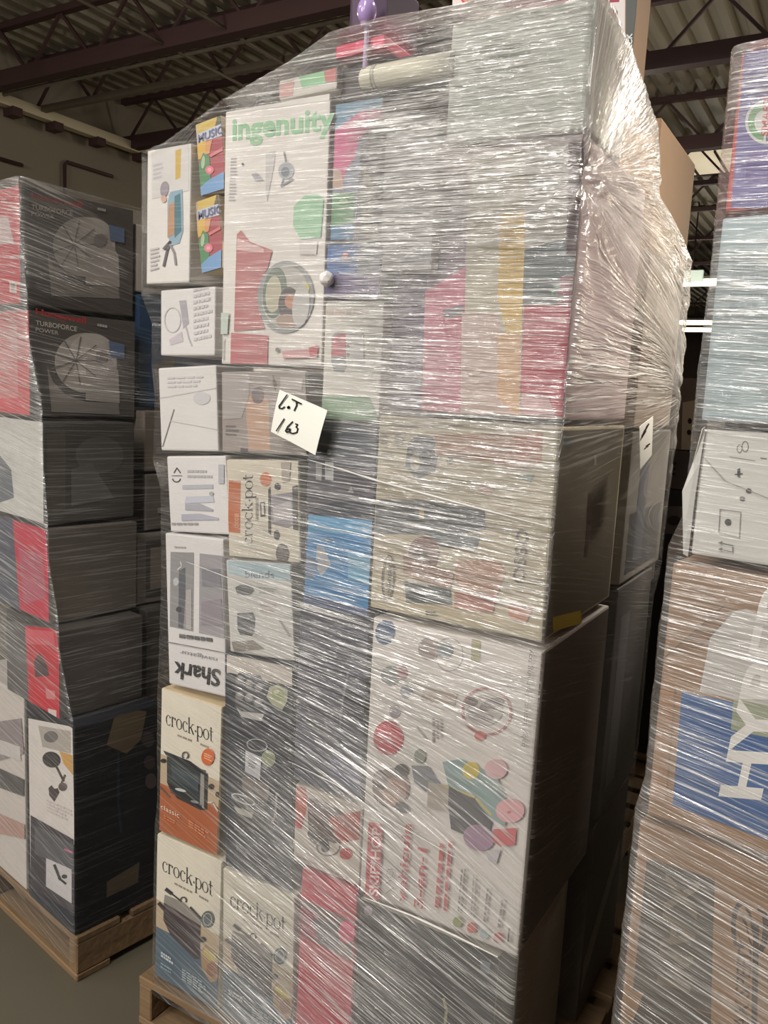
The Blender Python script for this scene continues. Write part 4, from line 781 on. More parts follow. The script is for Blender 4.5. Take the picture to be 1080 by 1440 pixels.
# further cartons of the left stack, along its front
def left_more(u0, u1, r0, r1, z0, z1, c, lab):
    ctr = PLF.pt((u0 + u1) / 2, 0) + LR * ((r0 + r1) / 2)
    r = empty('carton', (ctr.x, ctr.y, z0), lab, 'box', GL)
    M = Matrix((LU, LR, Vector((0, 0, 1)))).transposed().to_4x4(); M.translation = (0, 0, (z1 - z0) / 2)
    bm = bmesh.new(); box_bm(bm, u1 - u0 - 0.003, r1 - r0 - 0.003, z1 - z0 - 0.003, M, 0.004); bm_obj('carton_body', bm, board(c), r)
    CARTONS['left'].append([tuple(PLF.pt(u, z) + LR * rr) for u in (u0, u1) for rr in (r0, r1) for z in (z0, z1)])
    return Art(Plane(PLF.pt(0, 0) + LR * r0, LU), ((u0 + u1) / 2, (z0 + z1) / 2, u1 - u0 - 0.006, z1 - z0 - 0.006, 0), r), Art(Plane(PLF.pt(u1, 0), LR), ((r0 + r1) / 2, (z0 + z1) / 2, r1 - r0 - 0.006, z1 - z0 - 0.006, 0), r)
AF, AR = left_more(-0.62, -0.28, 0.0, 0.255, 0.135, 0.72, (206, 198, 190), 'white kitchenware carton beside the navy corner carton')
AF.poly([(-40, 1020), (30, 1010), (34, 1060), (-40, 1080)], (150, 140, 140), 'product_picture'); AF.poly([(0, 1040), (28, 1050), (30, 1070), (0, 1060)], (206, 200, 196), 'product_picture'); AF.poly([(-10, 1076), (34, 1096), (34, 1120), (-10, 1104)], (96, 92, 92), 'product_picture'); AF.poly([(-10, 1140), (36, 1160), (36, 1180), (-10, 1170)], (186, 150, 140), 'product_picture'); AF.done(); AR.done()
# cartons deeper along the right-hand face
specs = [(-0.27, 0.335, 1.85, 2.04, (196, 190, 182), 'pale framed carton deep on the shaded side of the left stack', 'frame'), (-0.25, 0.335, 1.52, 1.845, (40, 72, 104), 'dark blue carton deep on the shaded side of the left stack', 'blue'), (-0.18, 0.31, 1.34, 1.515, (118, 110, 100), 'dull tan carton under the dark blue one', 'tan'), (-0.17, 0.31, 1.17, 1.335, (104, 98, 92), 'dull grey-brown carton between the tan carton and the windowed one, left stack', 'tan'),
         (-0.15, 0.27, 0.96, 1.165, (110, 104, 98), 'dull grey carton with a dark window picture, deep in the left stack', 'win'), (-0.1, 0.27, 0.60, 0.955, (60, 56, 54), 'dark carton deep in the left stack above the lowest', ''), (-0.02, 0.27, 0.135, 0.595, (38, 36, 38), 'lowest dark carton deep in the left stack', '')]
for u1, r0, z0, z1, c, lab, k in specs:
    AF, AR = left_more(u1 - 0.4, u1, r0, 0.8, z0, z1, c, lab)
    wv = 0.2
    mid = lambda s, t: (r0 + s * wv, z1 - t * (z1 - z0))
    if k == 'frame': AR.raw('print_or_shade_panel', [mid(.12, .12), mid(.9, .12), mid(.9, .9), mid(.12, .9)], (120, 112, 104)); AR.raw('print_or_shade_panel', [mid(.22, .24), mid(.8, .24), mid(.8, .8), mid(.22, .8)], (182, 176, 172))
    if k == 'blue': AR.raw('product_picture', [mid(.3, .6), mid(.6, .5), mid(.7, 1), mid(.3, 1)], (92, 80, 60))
    if k == 'tan': AR.raw('print_or_shade_panel', [mid(.3, .2), mid(.6, .2), mid(.6, .4), mid(.3, .4)], (84, 60, 56)); AR.raw('print_or_shade_panel', [mid(.2, .6), mid(.7, .6), mid(.7, .7), mid(.2, .7)], (150, 146, 140))
    if k == 'win': AR.raw('product_picture', [mid(.15, .1), mid(.8, .1), mid(.8, .9), mid(.15, .9)], (70, 66, 64)); AR.raw('product_picture', [mid(.22, .2), mid(.7, .2), mid(.7, .8), mid(.22, .8)], (120, 112, 104))
    AR.done()

# ================================================================== THE RIGHT STACK
GR = 'cartons of the right stack'
A = carton('right', 'purple carton with a red edge and a round green and white mark', PRF, [(1038, 78), (1230, 30), (1210, 292), (1022, 291)], 0.45, board((190, 78, 76)), group=GR, angle=0.0)
A.poly([(1047, 72), (1240, 30), (1220, 300), (1028, 292)], (94, 84, 148)); A.poly([(1052, 215), (1140, 200), (1136, 262), (1048, 256)], (84, 62, 136)); A.ell((1078, 172), 30, 31, (206, 204, 200), part='brand_badge'); A.ring((1078, 172), 26, 27, 9, (92, 152, 92), part='brand_badge', a0=100, a1=262); A.ring((1078, 172), 26, 27, 9, (86, 84, 124), part='brand_badge', a0=20, a1=92)
A.text('SMART', (1080, 192), (1084, 136), (1070, 191), (190, 60, 56), bold=0.02); A.done()
A = carton('right', 'pale blue-white carton under shiny crinkled film', PRF, [(1008, 306), (1200, 290), (1185, 606), (991, 590)], 0.45, board((176, 190, 194)), group=GR, angle=0.0)
A.poly([(1012, 312), (1200, 300), (1188, 600), (996, 584)], (166, 186, 190)); A.bars((1030, 360), (1080, 358), (1076, 440), (1026, 440), 6, (150, 170, 176)); A.done()
A = carton('right', 'white carton with handling marks and a bent left flap', PRF, [(991, 597), (1180, 620), (1160, 806), (968, 783)], 0.45, board((204, 202, 196)), group=GR, angle=0.0)
A.ring((1048, 628), 5, 8, 1.4, (120, 118, 112)); A.ring((1040, 631), 4, 6, 1.2, (130, 126, 120)); A.line([(1026, 642), (1062, 648)], 1, (150, 146, 140)); A.line([(1070, 644), (1078, 645)], 1.5, (120, 118, 112)); A.poly([(1037, 660), (1041, 658), (1041, 672), (1037, 670)], (70, 68, 66), 'handling_mark'); A.line([(1034, 667), (1044, 666)], 1.5, (80, 78, 76)); A.ell((1053, 690), 4, 3.5, (80, 80, 78), part='handling_mark'); A.ell((1044, 701), 4, 3, (92, 90, 88), part='handling_mark'); A.ell((1024, 734), 4.5, 4.5, (70, 72, 70), part='handling_mark')
A.line([(1013, 716), (1042, 720), (1040, 756), (1011, 748), (1013, 716)], 1.2, (140, 138, 132), 'handling_mark')
for y in (763, 772): A.line([(1012, y), (1031, y + 4)], 1.3, (90, 88, 84), 'handling_mark'); A.poly([(1010, y), (1016, y - 2.5), (1016, y + 3)], (90, 88, 84), 'handling_mark')
A.line([(1031, 767), (1031, 776)], 1.2, (90, 88, 84), 'handling_mark'); A.line([(992, 645), (1020, 676), (1080, 700)], 1.2, (150, 146, 138), 'crease'); A.done()
bm = bmesh.new()
c0 = [PRF.pt(*PRF.uv(p), 0.004) for p in ((992, 600), (985, 650), (978, 700), (968, 782))]; c1 = [PRF.pt(*PRF.uv(p), o) for p, o in (((990, 603), 0.01), ((976, 650), 0.006), ((963, 690), 0.012), ((963, 778), 0.008))]
va = [bm.verts.new(p - A.root.location) for p in c0]; vb = [bm.verts.new(p - A.root.location) for p in c1]
for i in range(3): bm.faces.new((va[i], va[i + 1], vb[i + 1], vb[i]))
bm.normal_update(); bmesh.ops.solidify(bm, geom=list(bm.faces), thickness=0.003); bm_obj('bent_flap', bm, board((214, 212, 206)), A.root)
A = carton('right', 'brown cardboard carton with a big blue label and white italic letters', PRF, [(950, 797), (1160, 818), (1130, 1215), (903, 1150)], 0.45, board(KRAFT), group=GR, angle=0.0)
A.poly([(1002, 880), (1018, 862), (1050, 856), (1080, 870), (1160, 890), (1150, 1010), (984, 972)], (196, 192, 186), 'paper_label'); A.poly([(959, 972), (1150, 1012), (1130, 1200), (946, 1132)], (52, 92, 146), 'blue_label'); A.poly([(959, 972), (1150, 1012), (1147, 1024), (958, 984)], (70, 108, 158), 'blue_label'); A.poly([(1032, 982), (1100, 996), (1096, 1040), (1028, 1026)], (150, 156, 130), 'blue_label')
A.text('HYPER', (1064, 1143), (1140, 800), (1010, 1119), (226, 222, 216), bold=0.03, shear=-0.25); A.poly([(936, 922), (1010, 862), (1030, 862), (990, 906)], (134, 100, 72), 'brown_tape'); A.line([(935, 924), (1020, 850)], 1.5, (110, 84, 62), 'brown_tape'); A.poly([(918, 960), (950, 966), (936, 1130), (906, 1120)], (156, 118, 86)); A.done()
A = carton('right', 'brown cardboard carton with dark panel and outlined letters, lowest in view', PRF, [(897, 1160), (1120, 1222), (1095, 1520), (872, 1452)], 0.45, board((146, 112, 80)), group=GR, angle=0.0)
A.poly([(910, 1206), (1005, 1236), (1000, 1424), (890, 1392)], (84, 76, 66), 'dark_panel'); A.poly([(906, 1394), (1000, 1426), (998, 1480), (885, 1450)], (70, 62, 54), 'dark_panel')
A.text('MAX', (925, 1382), (938, 1226), (972, 1396), (118, 104, 86), bold=0.02); A.poly([(1030, 1262), (1120, 1296), (1110, 1500), (1010, 1456)], (150, 116, 84), 'print_or_shade_panel')
A.text('S', (1030, 1330), (1032, 1264), (1080, 1345), (66, 54, 46), bold=0.03); A.text('S', (1034, 1326), (1036, 1270), (1074, 1338), (150, 116, 84), bold=-0.01); A.text('MAX SPEED', (1050, 1470), (1058, 1330), (1030, 1462), (84, 66, 56), bold=0.01); A.poly([(1060, 1296), (1068, 1299), (1064, 1476), (1056, 1474)], (70, 56, 46)); A.done()

zb = A.root.location.z
R5 = A
for z0, z1, c, lab in ((0.135, 0.75, (140, 108, 78), 'lowest brown carton in the second row of the right stack'), (0.755, 1.4, (146, 114, 84), 'middle brown carton in the second row of the right stack'), (1.405, 2.03, (170, 166, 160), 'topmost pale carton in the second row of the right stack')):
    u0, u1, d0, d1 = 0.0, 0.5, 0.47, 0.98
    ctr = PRF.pt((u0 + u1) / 2, 0) - PRF.n * ((d0 + d1) / 2)
    r = empty('carton', (ctr.x, ctr.y, z0), lab, 'box', GR)
    M = Matrix((RU, -PRF.n, Vector((0, 0, 1)))).transposed().to_4x4(); M.translation = (0, 0, (z1 - z0) / 2)
    bm = bmesh.new(); box_bm(bm, u1 - u0, d1 - d0, z1 - z0, M, 0.004); bm_obj('carton_body', bm, board(c), r)
    CARTONS['right'].append([tuple(PRF.pt(u, z) - PRF.n * d) for u in (u0, u1) for d in (d0, d1) for z in (z0, z1)])
GRR = 'cartons of the unseen light-blocking stack added behind the right one'  # out-of-view stack added to keep light off the tall stack's right side
pallet((0.42, 2.92, 0), 0, 1.0, 0.96, 'wooden pallet of the unseen light-blocking stack added behind the right stack')
for z0, z1, c, lab in ((0.132, 0.78, (132, 100, 72), 'lowest brown carton of the light-blocking stack added behind the right one'), (0.784, 1.4, (120, 116, 110), 'grey carton midway up the light-blocking stack added behind the right one'), (1.404, 2.0, (150, 118, 86), 'top brown carton of the light-blocking stack added behind the right one')):
    r = empty('carton', (0.42, 2.92, z0), lab, 'box', GRR)
    bm = bmesh.new(); box_bm(bm, 0.98, 0.94, z1 - z0, Matrix.Translation((0, 0, (z1 - z0) / 2)), 0.004); bm_obj('carton_body', bm, board(c), r)
u0, u1 = R5.c.x - R5.w / 2, R5.c.x + R5.w / 2
ctr = PRF.pt((u0 + u1) / 2, 0) - PRF.n * 0.225
r = empty('carton', (ctr.x, ctr.y, 0.133), 'plain brown base carton on the right pallet, below the outlined-letter carton', 'box', GR)
M = Matrix((RU, -PRF.n, Vector((0, 0, 1)))).transposed().to_4x4(); M.translation = (0, 0, (zb - 0.136) / 2)
bm = bmesh.new(); box_bm(bm, u1 - u0, 0.45, zb - 0.136, M, 0.004); bm_obj('carton_body', bm, board((140, 108, 78)), r)
CARTONS['right'].append([tuple(PRF.pt(u, z) - PRF.n * d) for u in (u0, u1) for d in (0, 0.45) for z in (0.133, zb)])
# ================================================================== goods further back
GB = 'cartons standing behind the tall stack'
pallet((-0.98, 2.88, 0), 0, 0.8, 0.96, 'wooden pallet under the cartons behind the tall stack')
def rear(x0, x1, y0, y1, z0, z1, c, lab, grp=GB):
    r = empty('carton', ((x0 + x1) / 2, (y0 + y1) / 2, z0), lab, 'box', grp)
    bm = bmesh.new(); box_bm(bm, x1 - x0 - 0.004, y1 - y0 - 0.004, z1 - z0 - 0.003, Matrix.Translation((0, 0, (z1 - z0) / 2)), 0.004); bm_obj('carton_body', bm, board(c), r)
    return Art(Plane((0, y0 + 0.002, 0), (1, 0, 0)), ((x0 + x1) / 2, (z0 + z1) / 2, x1 - x0 - 0.01, z1 - z0 - 0.01, 0), r), Art(Plane((x1 - 0.002, 0, 0), (0, 1, 0)), ((y0 + y1) / 2, (z0 + z1) / 2, y1 - y0 - 0.01, z1 - z0 - 0.01, 0), r)
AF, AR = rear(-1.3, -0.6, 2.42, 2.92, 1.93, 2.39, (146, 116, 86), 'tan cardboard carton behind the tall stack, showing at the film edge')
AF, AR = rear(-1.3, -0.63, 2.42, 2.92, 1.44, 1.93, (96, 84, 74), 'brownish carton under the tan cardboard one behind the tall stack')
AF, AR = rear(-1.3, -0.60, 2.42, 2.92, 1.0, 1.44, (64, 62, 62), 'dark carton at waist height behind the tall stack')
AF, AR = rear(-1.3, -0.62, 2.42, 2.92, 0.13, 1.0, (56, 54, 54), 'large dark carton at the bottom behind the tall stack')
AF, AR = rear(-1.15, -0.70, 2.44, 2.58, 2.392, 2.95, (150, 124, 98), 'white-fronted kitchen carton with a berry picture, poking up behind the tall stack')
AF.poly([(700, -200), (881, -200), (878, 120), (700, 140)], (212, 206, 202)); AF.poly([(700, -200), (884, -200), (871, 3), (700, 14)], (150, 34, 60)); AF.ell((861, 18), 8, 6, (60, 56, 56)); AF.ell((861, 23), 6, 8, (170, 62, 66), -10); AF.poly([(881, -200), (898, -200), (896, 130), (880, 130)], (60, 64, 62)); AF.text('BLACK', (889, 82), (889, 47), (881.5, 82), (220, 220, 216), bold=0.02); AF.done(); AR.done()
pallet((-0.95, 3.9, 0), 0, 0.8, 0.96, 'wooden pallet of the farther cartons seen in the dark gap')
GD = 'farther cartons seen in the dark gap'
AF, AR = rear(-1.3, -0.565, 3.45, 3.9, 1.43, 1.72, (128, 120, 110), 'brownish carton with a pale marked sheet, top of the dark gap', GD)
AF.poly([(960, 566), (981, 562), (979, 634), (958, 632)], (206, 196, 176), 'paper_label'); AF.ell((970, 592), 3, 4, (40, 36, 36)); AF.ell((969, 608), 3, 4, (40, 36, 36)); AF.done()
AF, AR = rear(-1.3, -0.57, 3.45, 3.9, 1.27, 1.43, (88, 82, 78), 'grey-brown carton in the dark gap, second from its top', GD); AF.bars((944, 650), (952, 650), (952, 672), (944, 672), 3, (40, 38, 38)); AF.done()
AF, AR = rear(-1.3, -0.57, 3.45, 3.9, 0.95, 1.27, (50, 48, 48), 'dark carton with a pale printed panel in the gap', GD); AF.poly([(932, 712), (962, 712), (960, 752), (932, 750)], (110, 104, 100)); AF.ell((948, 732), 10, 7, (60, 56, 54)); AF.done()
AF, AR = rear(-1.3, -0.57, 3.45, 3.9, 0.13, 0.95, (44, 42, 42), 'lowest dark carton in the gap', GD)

# ================================================================== STRETCH FILM
def film_mat(name, tint=(255, 255, 255), milky=1.0):
    m = bpy.data.materials.new(name); m.use_nodes = True; nt = m.node_tree; N = nt.nodes; L = nt.links
    N.remove(N['Principled BSDF']); out = N['Material Output']
    def node(t, **k):
        n = N.new(t)
        for a, v in k.items(): setattr(n, a, v)
        return n
    def math_(op, a, b=None, clamp=False):
        n = node('ShaderNodeMath', operation=op, use_clamp=clamp)
        for i, v in enumerate((a, b)):
            if v is None: continue
            if hasattr(v, 'is_linked'): L.new(v, n.inputs[i])
            else: n.inputs[i].default_value = v
        return n.outputs[0]
    uv = node('ShaderNodeUVMap', uv_map='film')
    lay = node('ShaderNodeAttribute', attribute_name='layers').outputs['Fac']
    def streak(sx, sy, det, dist=0.0):
        mp = node('ShaderNodeMapping'); mp.inputs['Scale'].default_value = (sx, sy, 1); L.new(uv.outputs['UV'], mp.inputs['Vector'])
        n = node('ShaderNodeTexNoise'); n.inputs['Scale'].default_value = 1.0; n.inputs['Detail'].default_value = det; n.inputs['Distortion'].default_value = dist; n.inputs['Roughness'].default_value = 0.55
        L.new(mp.outputs['Vector'], n.inputs['Vector']); return n.outputs['Fac']
    s1 = streak(6, 75, 3, 0.9); s2 = streak(8, 250, 2, 0.5); s3 = streak(2.6, 185, 1, 0.2); s4 = streak(1.6, 3.5, 2, 0.3)
    h = math_('ADD', math_('MULTIPLY', s1, 0.65), math_('MULTIPLY', s2, 0.35))
    bp = node('ShaderNodeBump'); bp.inputs['Distance'].default_value = 0.02
    L.new(math_('MULTIPLY', lay, 0.9, True), bp.inputs['Strength']); L.new(h, bp.inputs['Height'])
    # bunched strands: narrow ridges where the film is gathered several layers thick
    mr = node('ShaderNodeMapRange'); mr.inputs['From Min'].default_value = 0.60; mr.inputs['From Max'].default_value = 0.665; L.new(s3, mr.inputs['Value'])
    mr2 = node('ShaderNodeMapRange'); mr2.inputs['From Min'].default_value = 0.55; mr2.inputs['From Max'].default_value = 0.66; L.new(s2, mr2.inputs['Value'])
    strand = math_('MAXIMUM', mr.outputs['Result'], math_('MULTIPLY', mr2.outputs['Result'], 0.8))
    patch = node('ShaderNodeMapRange'); patch.inputs['From Min'].default_value = 0.3; patch.inputs['From Max'].default_value = 0.65; patch.inputs['To Min'].default_value = 0.45; patch.inputs['To Max'].default_value = 1.15; L.new(s4, patch.inputs['Value'])
    layp = math_('MULTIPLY', lay, patch.outputs['Result'])
    fr = node('ShaderNodeFresnel'); fr.inputs['IOR'].default_value = 1.5; L.new(bp.outputs['Normal'], fr.inputs['Normal'])
    gl = node('ShaderNodeBsdfGlossy'); gl.inputs['Roughness'].default_value = 0.2; gl.inputs['Color'].default_value = rgb(tint); L.new(bp.outputs['Normal'], gl.inputs['Normal'])
    tr = node('ShaderNodeBsdfTransparent'); tr.inputs['Color'].default_value = (0.97, 0.97, 0.97, 1)
    df = node('ShaderNodeBsdfDiffuse'); df.inputs['Color'].default_value = rgb((244, 242, 238)); L.new(bp.outputs['Normal'], df.inputs['Normal'])
    milk = math_('MULTIPLY', math_('ADD', math_('ADD', math_('MULTIPLY', math_('MULTIPLY', layp, layp), 0.24), math_('MULTIPLY', lay, 0.075)), math_('MULTIPLY', math_('MULTIPLY', layp, strand), 0.66)), milky, True)
    m1 = node('ShaderNodeMixShader'); L.new(milk, m1.inputs[0]); L.new(tr.outputs[0], m1.inputs[1]); L.new(df.outputs[0], m1.inputs[2])
    gfac = math_('ADD', math_('MULTIPLY', fr.outputs['Fac'], math_('ADD', math_('MULTIPLY', lay, 0.5), 0.10)), math_('MULTIPLY', layp, math_('ADD', math_('MULTIPLY', strand, 0.32), math_('MULTIPLY', lay, 0.06))), True)
    m2 = node('ShaderNodeMixShader'); L.new(gfac, m2.inputs[0]); L.new(m1.outputs[0], m2.inputs[1]); L.new(gl.outputs[0], m2.inputs[2])
    L.new(m2.outputs[0], out.inputs['Surface'])
    return m

_tab = RNG.random((256, 256))
def vnoise(x, y):
    xi = np.floor(x).astype(int); yi = np.floor(y).astype(int); fx = x - xi; fy = y - yi
    fx = fx * fx * (3 - 2 * fx); fy = fy * fy * (3 - 2 * fy)
    g = lambda a, b: _tab[a & 255, b & 255]
    return (g(xi, yi) * (1 - fx) + g(xi + 1, yi) * fx) * (1 - fy) + (g(xi, yi + 1) * (1 - fx) + g(xi + 1, yi + 1) * fx) * fy - 0.5
def sst(x, a, b):
    t = np.clip((x - a) / (b - a), 0, 1); return t * t * (3 - 2 * t)

def film(stack, label, O, U, V, zb, ztop, layers, shear, mat_, faces='fr', dz=0.007, ds=0.012, extra=None, margin=0.012, prof=None, r=0.02, span=0.035, zref=2.06):
    """film drawn round a stack. O origin, U along the front to the right, V into the depth; ztop(a, b) height of the film's top edge;
    faces lists the sides that carry fine wrinkles"""
    O = Vector(O)
    pts = []
    for cs in CARTONS[stack]:
        q = [((Vector(c) - O).dot(U), (Vector(c) - O).dot(V), c[2]) for c in cs]
        pts.append((min(p[0] for p in q), max(p[0] for p in q), min(p[1] for p in q), max(p[1] for p in q), min(p[2] for p in q), max(p[2] for p in q)))
    nz = int((2.35 - zb) / dz) + 1
    zz = zb + np.arange(nz) * dz
    ext = np.zeros((4, nz))
    for i, z in enumerate(zz):
        near = [p for p in pts if p[4] - 0.02 <= z <= p[5] + 0.02] or [min(pts, key=lambda p: min(abs(z - p[4]), abs(z - p[5])))]
        ext[:, i] = (-min(p[0] for p in near), max(p[1] for p in near), -min(p[2] for p in near), max(p[3] for p in near))
    k = max(1, int(span / dz))
    mx = np.array([[ext[e, max(0, i - k):i + k + 1].max() for i in range(nz)] for e in range(4)])
    k2 = max(1, int(span * 0.9 / dz))
    sm = np.array([[mx[e, max(0, i - k2):i + k2 + 1].mean() for i in range(nz)] for e in range(4)]) + margin
    iref = int(round((zref - zb) / dz)); sm[:, iref:] = sm[:, iref:iref + 1]
    if prof is not None: prof(zz, sm)
    # perimeter parameter: fractions along front, right, back, left with the film's own mean size
    w = float((sm[0] + sm[1]).mean()); d = float((sm[2] + sm[3]).mean())
    segs = []
    for nm, L_ in (('f', w), ('r', d), ('b', w), ('l', d)):
        n = max(6, int(L_ / (ds if nm in faces else 0.09)))
        t = np.arange(n) / n
        # rounded corners: denser samples at both ends
        if nm in faces: t = np.unique(np.concatenate([t, np.array([0.006, 0.012, 0.02, 0.98, 0.988, 0.994])]))
        segs.append((nm, t, L_))
    side = np.concatenate([np.full(len(t), i) for i, (nm, t, L_) in enumerate(segs)]); tt = np.concatenate([t for nm, t, L_ in segs])
    base = np.cumsum([0, w, d, w]); sarc = np.concatenate([base[i] + t * L_ for i, (nm, t, L_) in enumerate(segs)])
    ns = len(side)
    A = np.zeros((nz, ns)); B = np.zeros((nz, ns)); NA = np.zeros((nz, ns)); NB = np.zeros((nz, ns))
    xl, xr, yf, yb = -sm[0], sm[1], -sm[2], sm[3]
    for j in range(ns):
        t = tt[j]; s = side[j]
        # round the corners by pulling points in near the ends
        if s == 0: A[:, j] = xl + (xr - xl) * t; B[:, j] = yf; NB[:, j] = -1
        elif s == 1: A[:, j] = xr; B[:, j] = yf + (yb - yf) * t; NA[:, j] = 1
        elif s == 2: A[:, j] = xr + (xl - xr) * t; B[:, j] = yb; NB[:, j] = 1
        else: A[:, j] = xl; B[:, j] = yb + (yf - yb) * t; NA[:, j] = -1
    # corner rounding
    for (ca, cb, sa, sb) in ((xl, yf, 1, 1), (xr, yf, -1, 1), (xr, yb, -1, -1), (xl, yb, 1, -1)):
        da = (A - ca[:, None]) * sa; db = (B - cb[:, None]) * sb
        inside = (da < r) & (db < r); ex, ey = r - da, r - db; dist = np.sqrt(ex ** 2 + ey ** 2) + 1e-9
        f_ = np.where(inside & (dist > r), r / dist, 1.0)
        A = np.where(inside, (ca[:, None] + sa * r) - sa * ex * f_, A); B = np.where(inside, (cb[:, None] + sb * r) - sb * ey * f_, B)
    Sg = np.broadcast_to(sarc, (nz, ns)); Z = np.broadcast_to(zz[:, None], (nz, ns)).copy()
    fu = Sg.copy(); fv = Z + shear(Sg, Z, A, B, side)
    lay = np.clip(layers(A, B, Z, side), 0, 1.3)
    amp = 0.0035 * (0.35 + lay)
    disp = amp * (vnoise(fu * 3 + 7, fv * 26) + 0.6 * vnoise(fu * 7 + 31, fv * 70 + 5)) + np.where(side == 1, 0.0025, 0.005) * vnoise(fu * 2.3 + 3, fv * 5 + 11)
    disp = np.maximum(disp, -0.006)
    if extra is not None: disp = disp + extra(A, B, Z, Sg, side)
    A = A + NA * disp; B = B + NB * disp
    # top: squash rows above the film's top edge onto it, then draw them inwards
    zt = np.array([[ztop(A[i, j], B[i, j]) for j in range(ns)] for i in (nz - 1,)])[0]
    over = Z - zt[None, :]
    Zc = np.minimum(Z, zt[None, :] + 0.0)
    keep = nz
    ca, cb = (xl.mean() + xr.mean()) / 2, (yf.mean() + yb.mean()) / 2
    pull = np.clip(over, 0, None) / max(1e-6, (zz[-1] - zt.min())) 
    pull = np.clip(np.clip(over, 0, None) / 0.12, 0, 1) * 0.12
    A = A + (ca - A) * pull; B = B + (cb - B) * pull
    verts = np.stack([A, B, Zc], -1).reshape(-1, 3)
    Uv = np.array(U); Vv = np.array(V); Ov = np.array(O)
    P = Ov[None] + verts[:, :1] * Uv[None] + verts[:, 1:2] * Vv[None]; P[:, 2] = verts[:, 2]
    # cap
    top0 = (nz - 1) * ns
    rings = []
    cap = [P]
    cen = P[top0:top0 + ns].mean(0)
    for f_ in (0.35, 0.7):
        q = P[top0:top0 + ns] * (1 - f_) + cen * f_; ab = verts[top0:top0 + ns, :2] * (1 - f_) + verts[top0:top0 + ns, :2].mean(0) * f_; q[:, 2] = [ztop(x_, y_) for x_, y_ in ab]; cap.append(q)
    cap.append(np.array([[cen[0], cen[1], ztop(*verts[top0:top0 + ns, :2].mean(0))]]))
    P = np.concatenate(cap)
    i, j = np.meshgrid(np.arange(nz + 1), np.arange(ns), indexing='ij'); jn = (j + 1) % ns
    Q = np.stack([i * ns + j, i * ns + jn, (i + 1) * ns + jn, (i + 1) * ns + j], -1).reshape(-1, 4)
    c_i = (nz + 2) * ns; T = np.stack([(nz + 1) * ns + np.arange(ns), (nz + 1) * ns + (np.arange(ns) + 1) % ns, np.full(ns, c_i)], -1)
    me = bpy.data.meshes.new('stretch_film')
    nl = Q.size + T.size
    org = np.array([P[:, 0].mean(), P[:, 1].mean(), zb])
    me.vertices.add(len(P)); me.vertices.foreach_set('co', (P - org).astype(np.float32).ravel())
    me.loops.add(nl); lv = np.concatenate([Q.ravel(), T.ravel()]); me.loops.foreach_set('vertex_index', lv.astype(np.int32))
    me.polygons.add(len(Q) + len(T)); ls = np.concatenate([np.arange(len(Q)) * 4, Q.size + np.arange(len(T)) * 3])
    me.polygons.foreach_set('loop_start', ls.astype(np.int32)); 
    me.polygons.foreach_set('use_smooth', np.ones(len(Q) + len(T), bool))
    me.update(calc_edges=True); me.validate()
    ntot = len(P)
    uu = np.zeros(ntot); vv = np.zeros(ntot); ll = np.full(ntot, 0.2)
    uu[:nz * ns] = fu.ravel(); vv[:nz * ns] = fv.ravel(); ll[:nz * ns] = lay.ravel()
    uu[nz * ns:] = P[nz * ns:, 0]; vv[nz * ns:] = P[nz * ns:, 1]
    uvl = me.uv_layers.new(name='film')
    lv2 = np.empty(len(me.loops), np.int32); me.loops.foreach_get('vertex_index', lv2)
    U2 = np.stack([uu[lv2], vv[lv2]], -1)
    # seam: keep the last column's u running on
    tot = w * 2 + d * 2
    uvl.data.foreach_set('uv', U2.astype(np.float32).ravel())
    at = me.attributes.new('layers', 'FLOAT', 'POINT'); at.data.foreach_set('value', ll.astype(np.float32))
    me.materials.append(mat_)
    o = bpy.data.objects.new('stretch_film', me); link(o); o.location = org
    tag(o, label, 'stretch film')
    o['group'] = 'clear films round the stacks'
    return o

FILM = film_mat('clear_stretch_film')
# middle stack --------------------------------------------------------
xs = [-1.46, -1.36, -1.2, -1.03, -0.94, -0.83, -0.7, -0.42]; zs = [2.08, 2.10, 2.165, 2.215, 2.25, 2.255, 2.25, 2.245]
def mid_top(a, b):
    z0 = float(np.interp(a, xs, zs)); t = (b - Y0) / 0.9
    return z0 - max(0, t) * 0.09 - max(0, t) ** 2.0 * 0.28
def mid_layers(A, B, Z, side):
    fr = 0.15 + (0.56 + 0.24 * sst(Z, 1.74, 1.9)) * sst(A, -0.95, -0.82) * sst(Z, 1.50, 1.72) * (1 - 0.8 * sst(Z, 2.10, 2.14) * (1 - sst(A, -.76, -.68))) + 0.46 * sst(A, -0.86, -0.76) * sst(Z, 1.18, 1.3) * (1 - sst(Z, 1.5, 1.72))
    fr += 0.40 * sst(A + (Z - 0.9) * -0.35, -1.12, -0.85) * (1 - sst(Z, 1.02, 1.2)) + 0.28 * sst(A, -1.22, -1.1)
    fr += 0.22 * sst(A, -1.2, -1.1) * (1 - sst(A, -.9, -.8)) * (1 - sst(Z, 1.25, 1.5)) * sst(Z, 0.9, 1.1)
    fr -= 0.26 * sst(A, -0.74, -0.58) * (1 - sst(Z, 0.95, 1.05))
    rt = 0.12 + 0.85 * sst(Z, 1.45, 1.7)
    return np.where(side == 0, fr, np.where(side == 1, rt, 0.15))
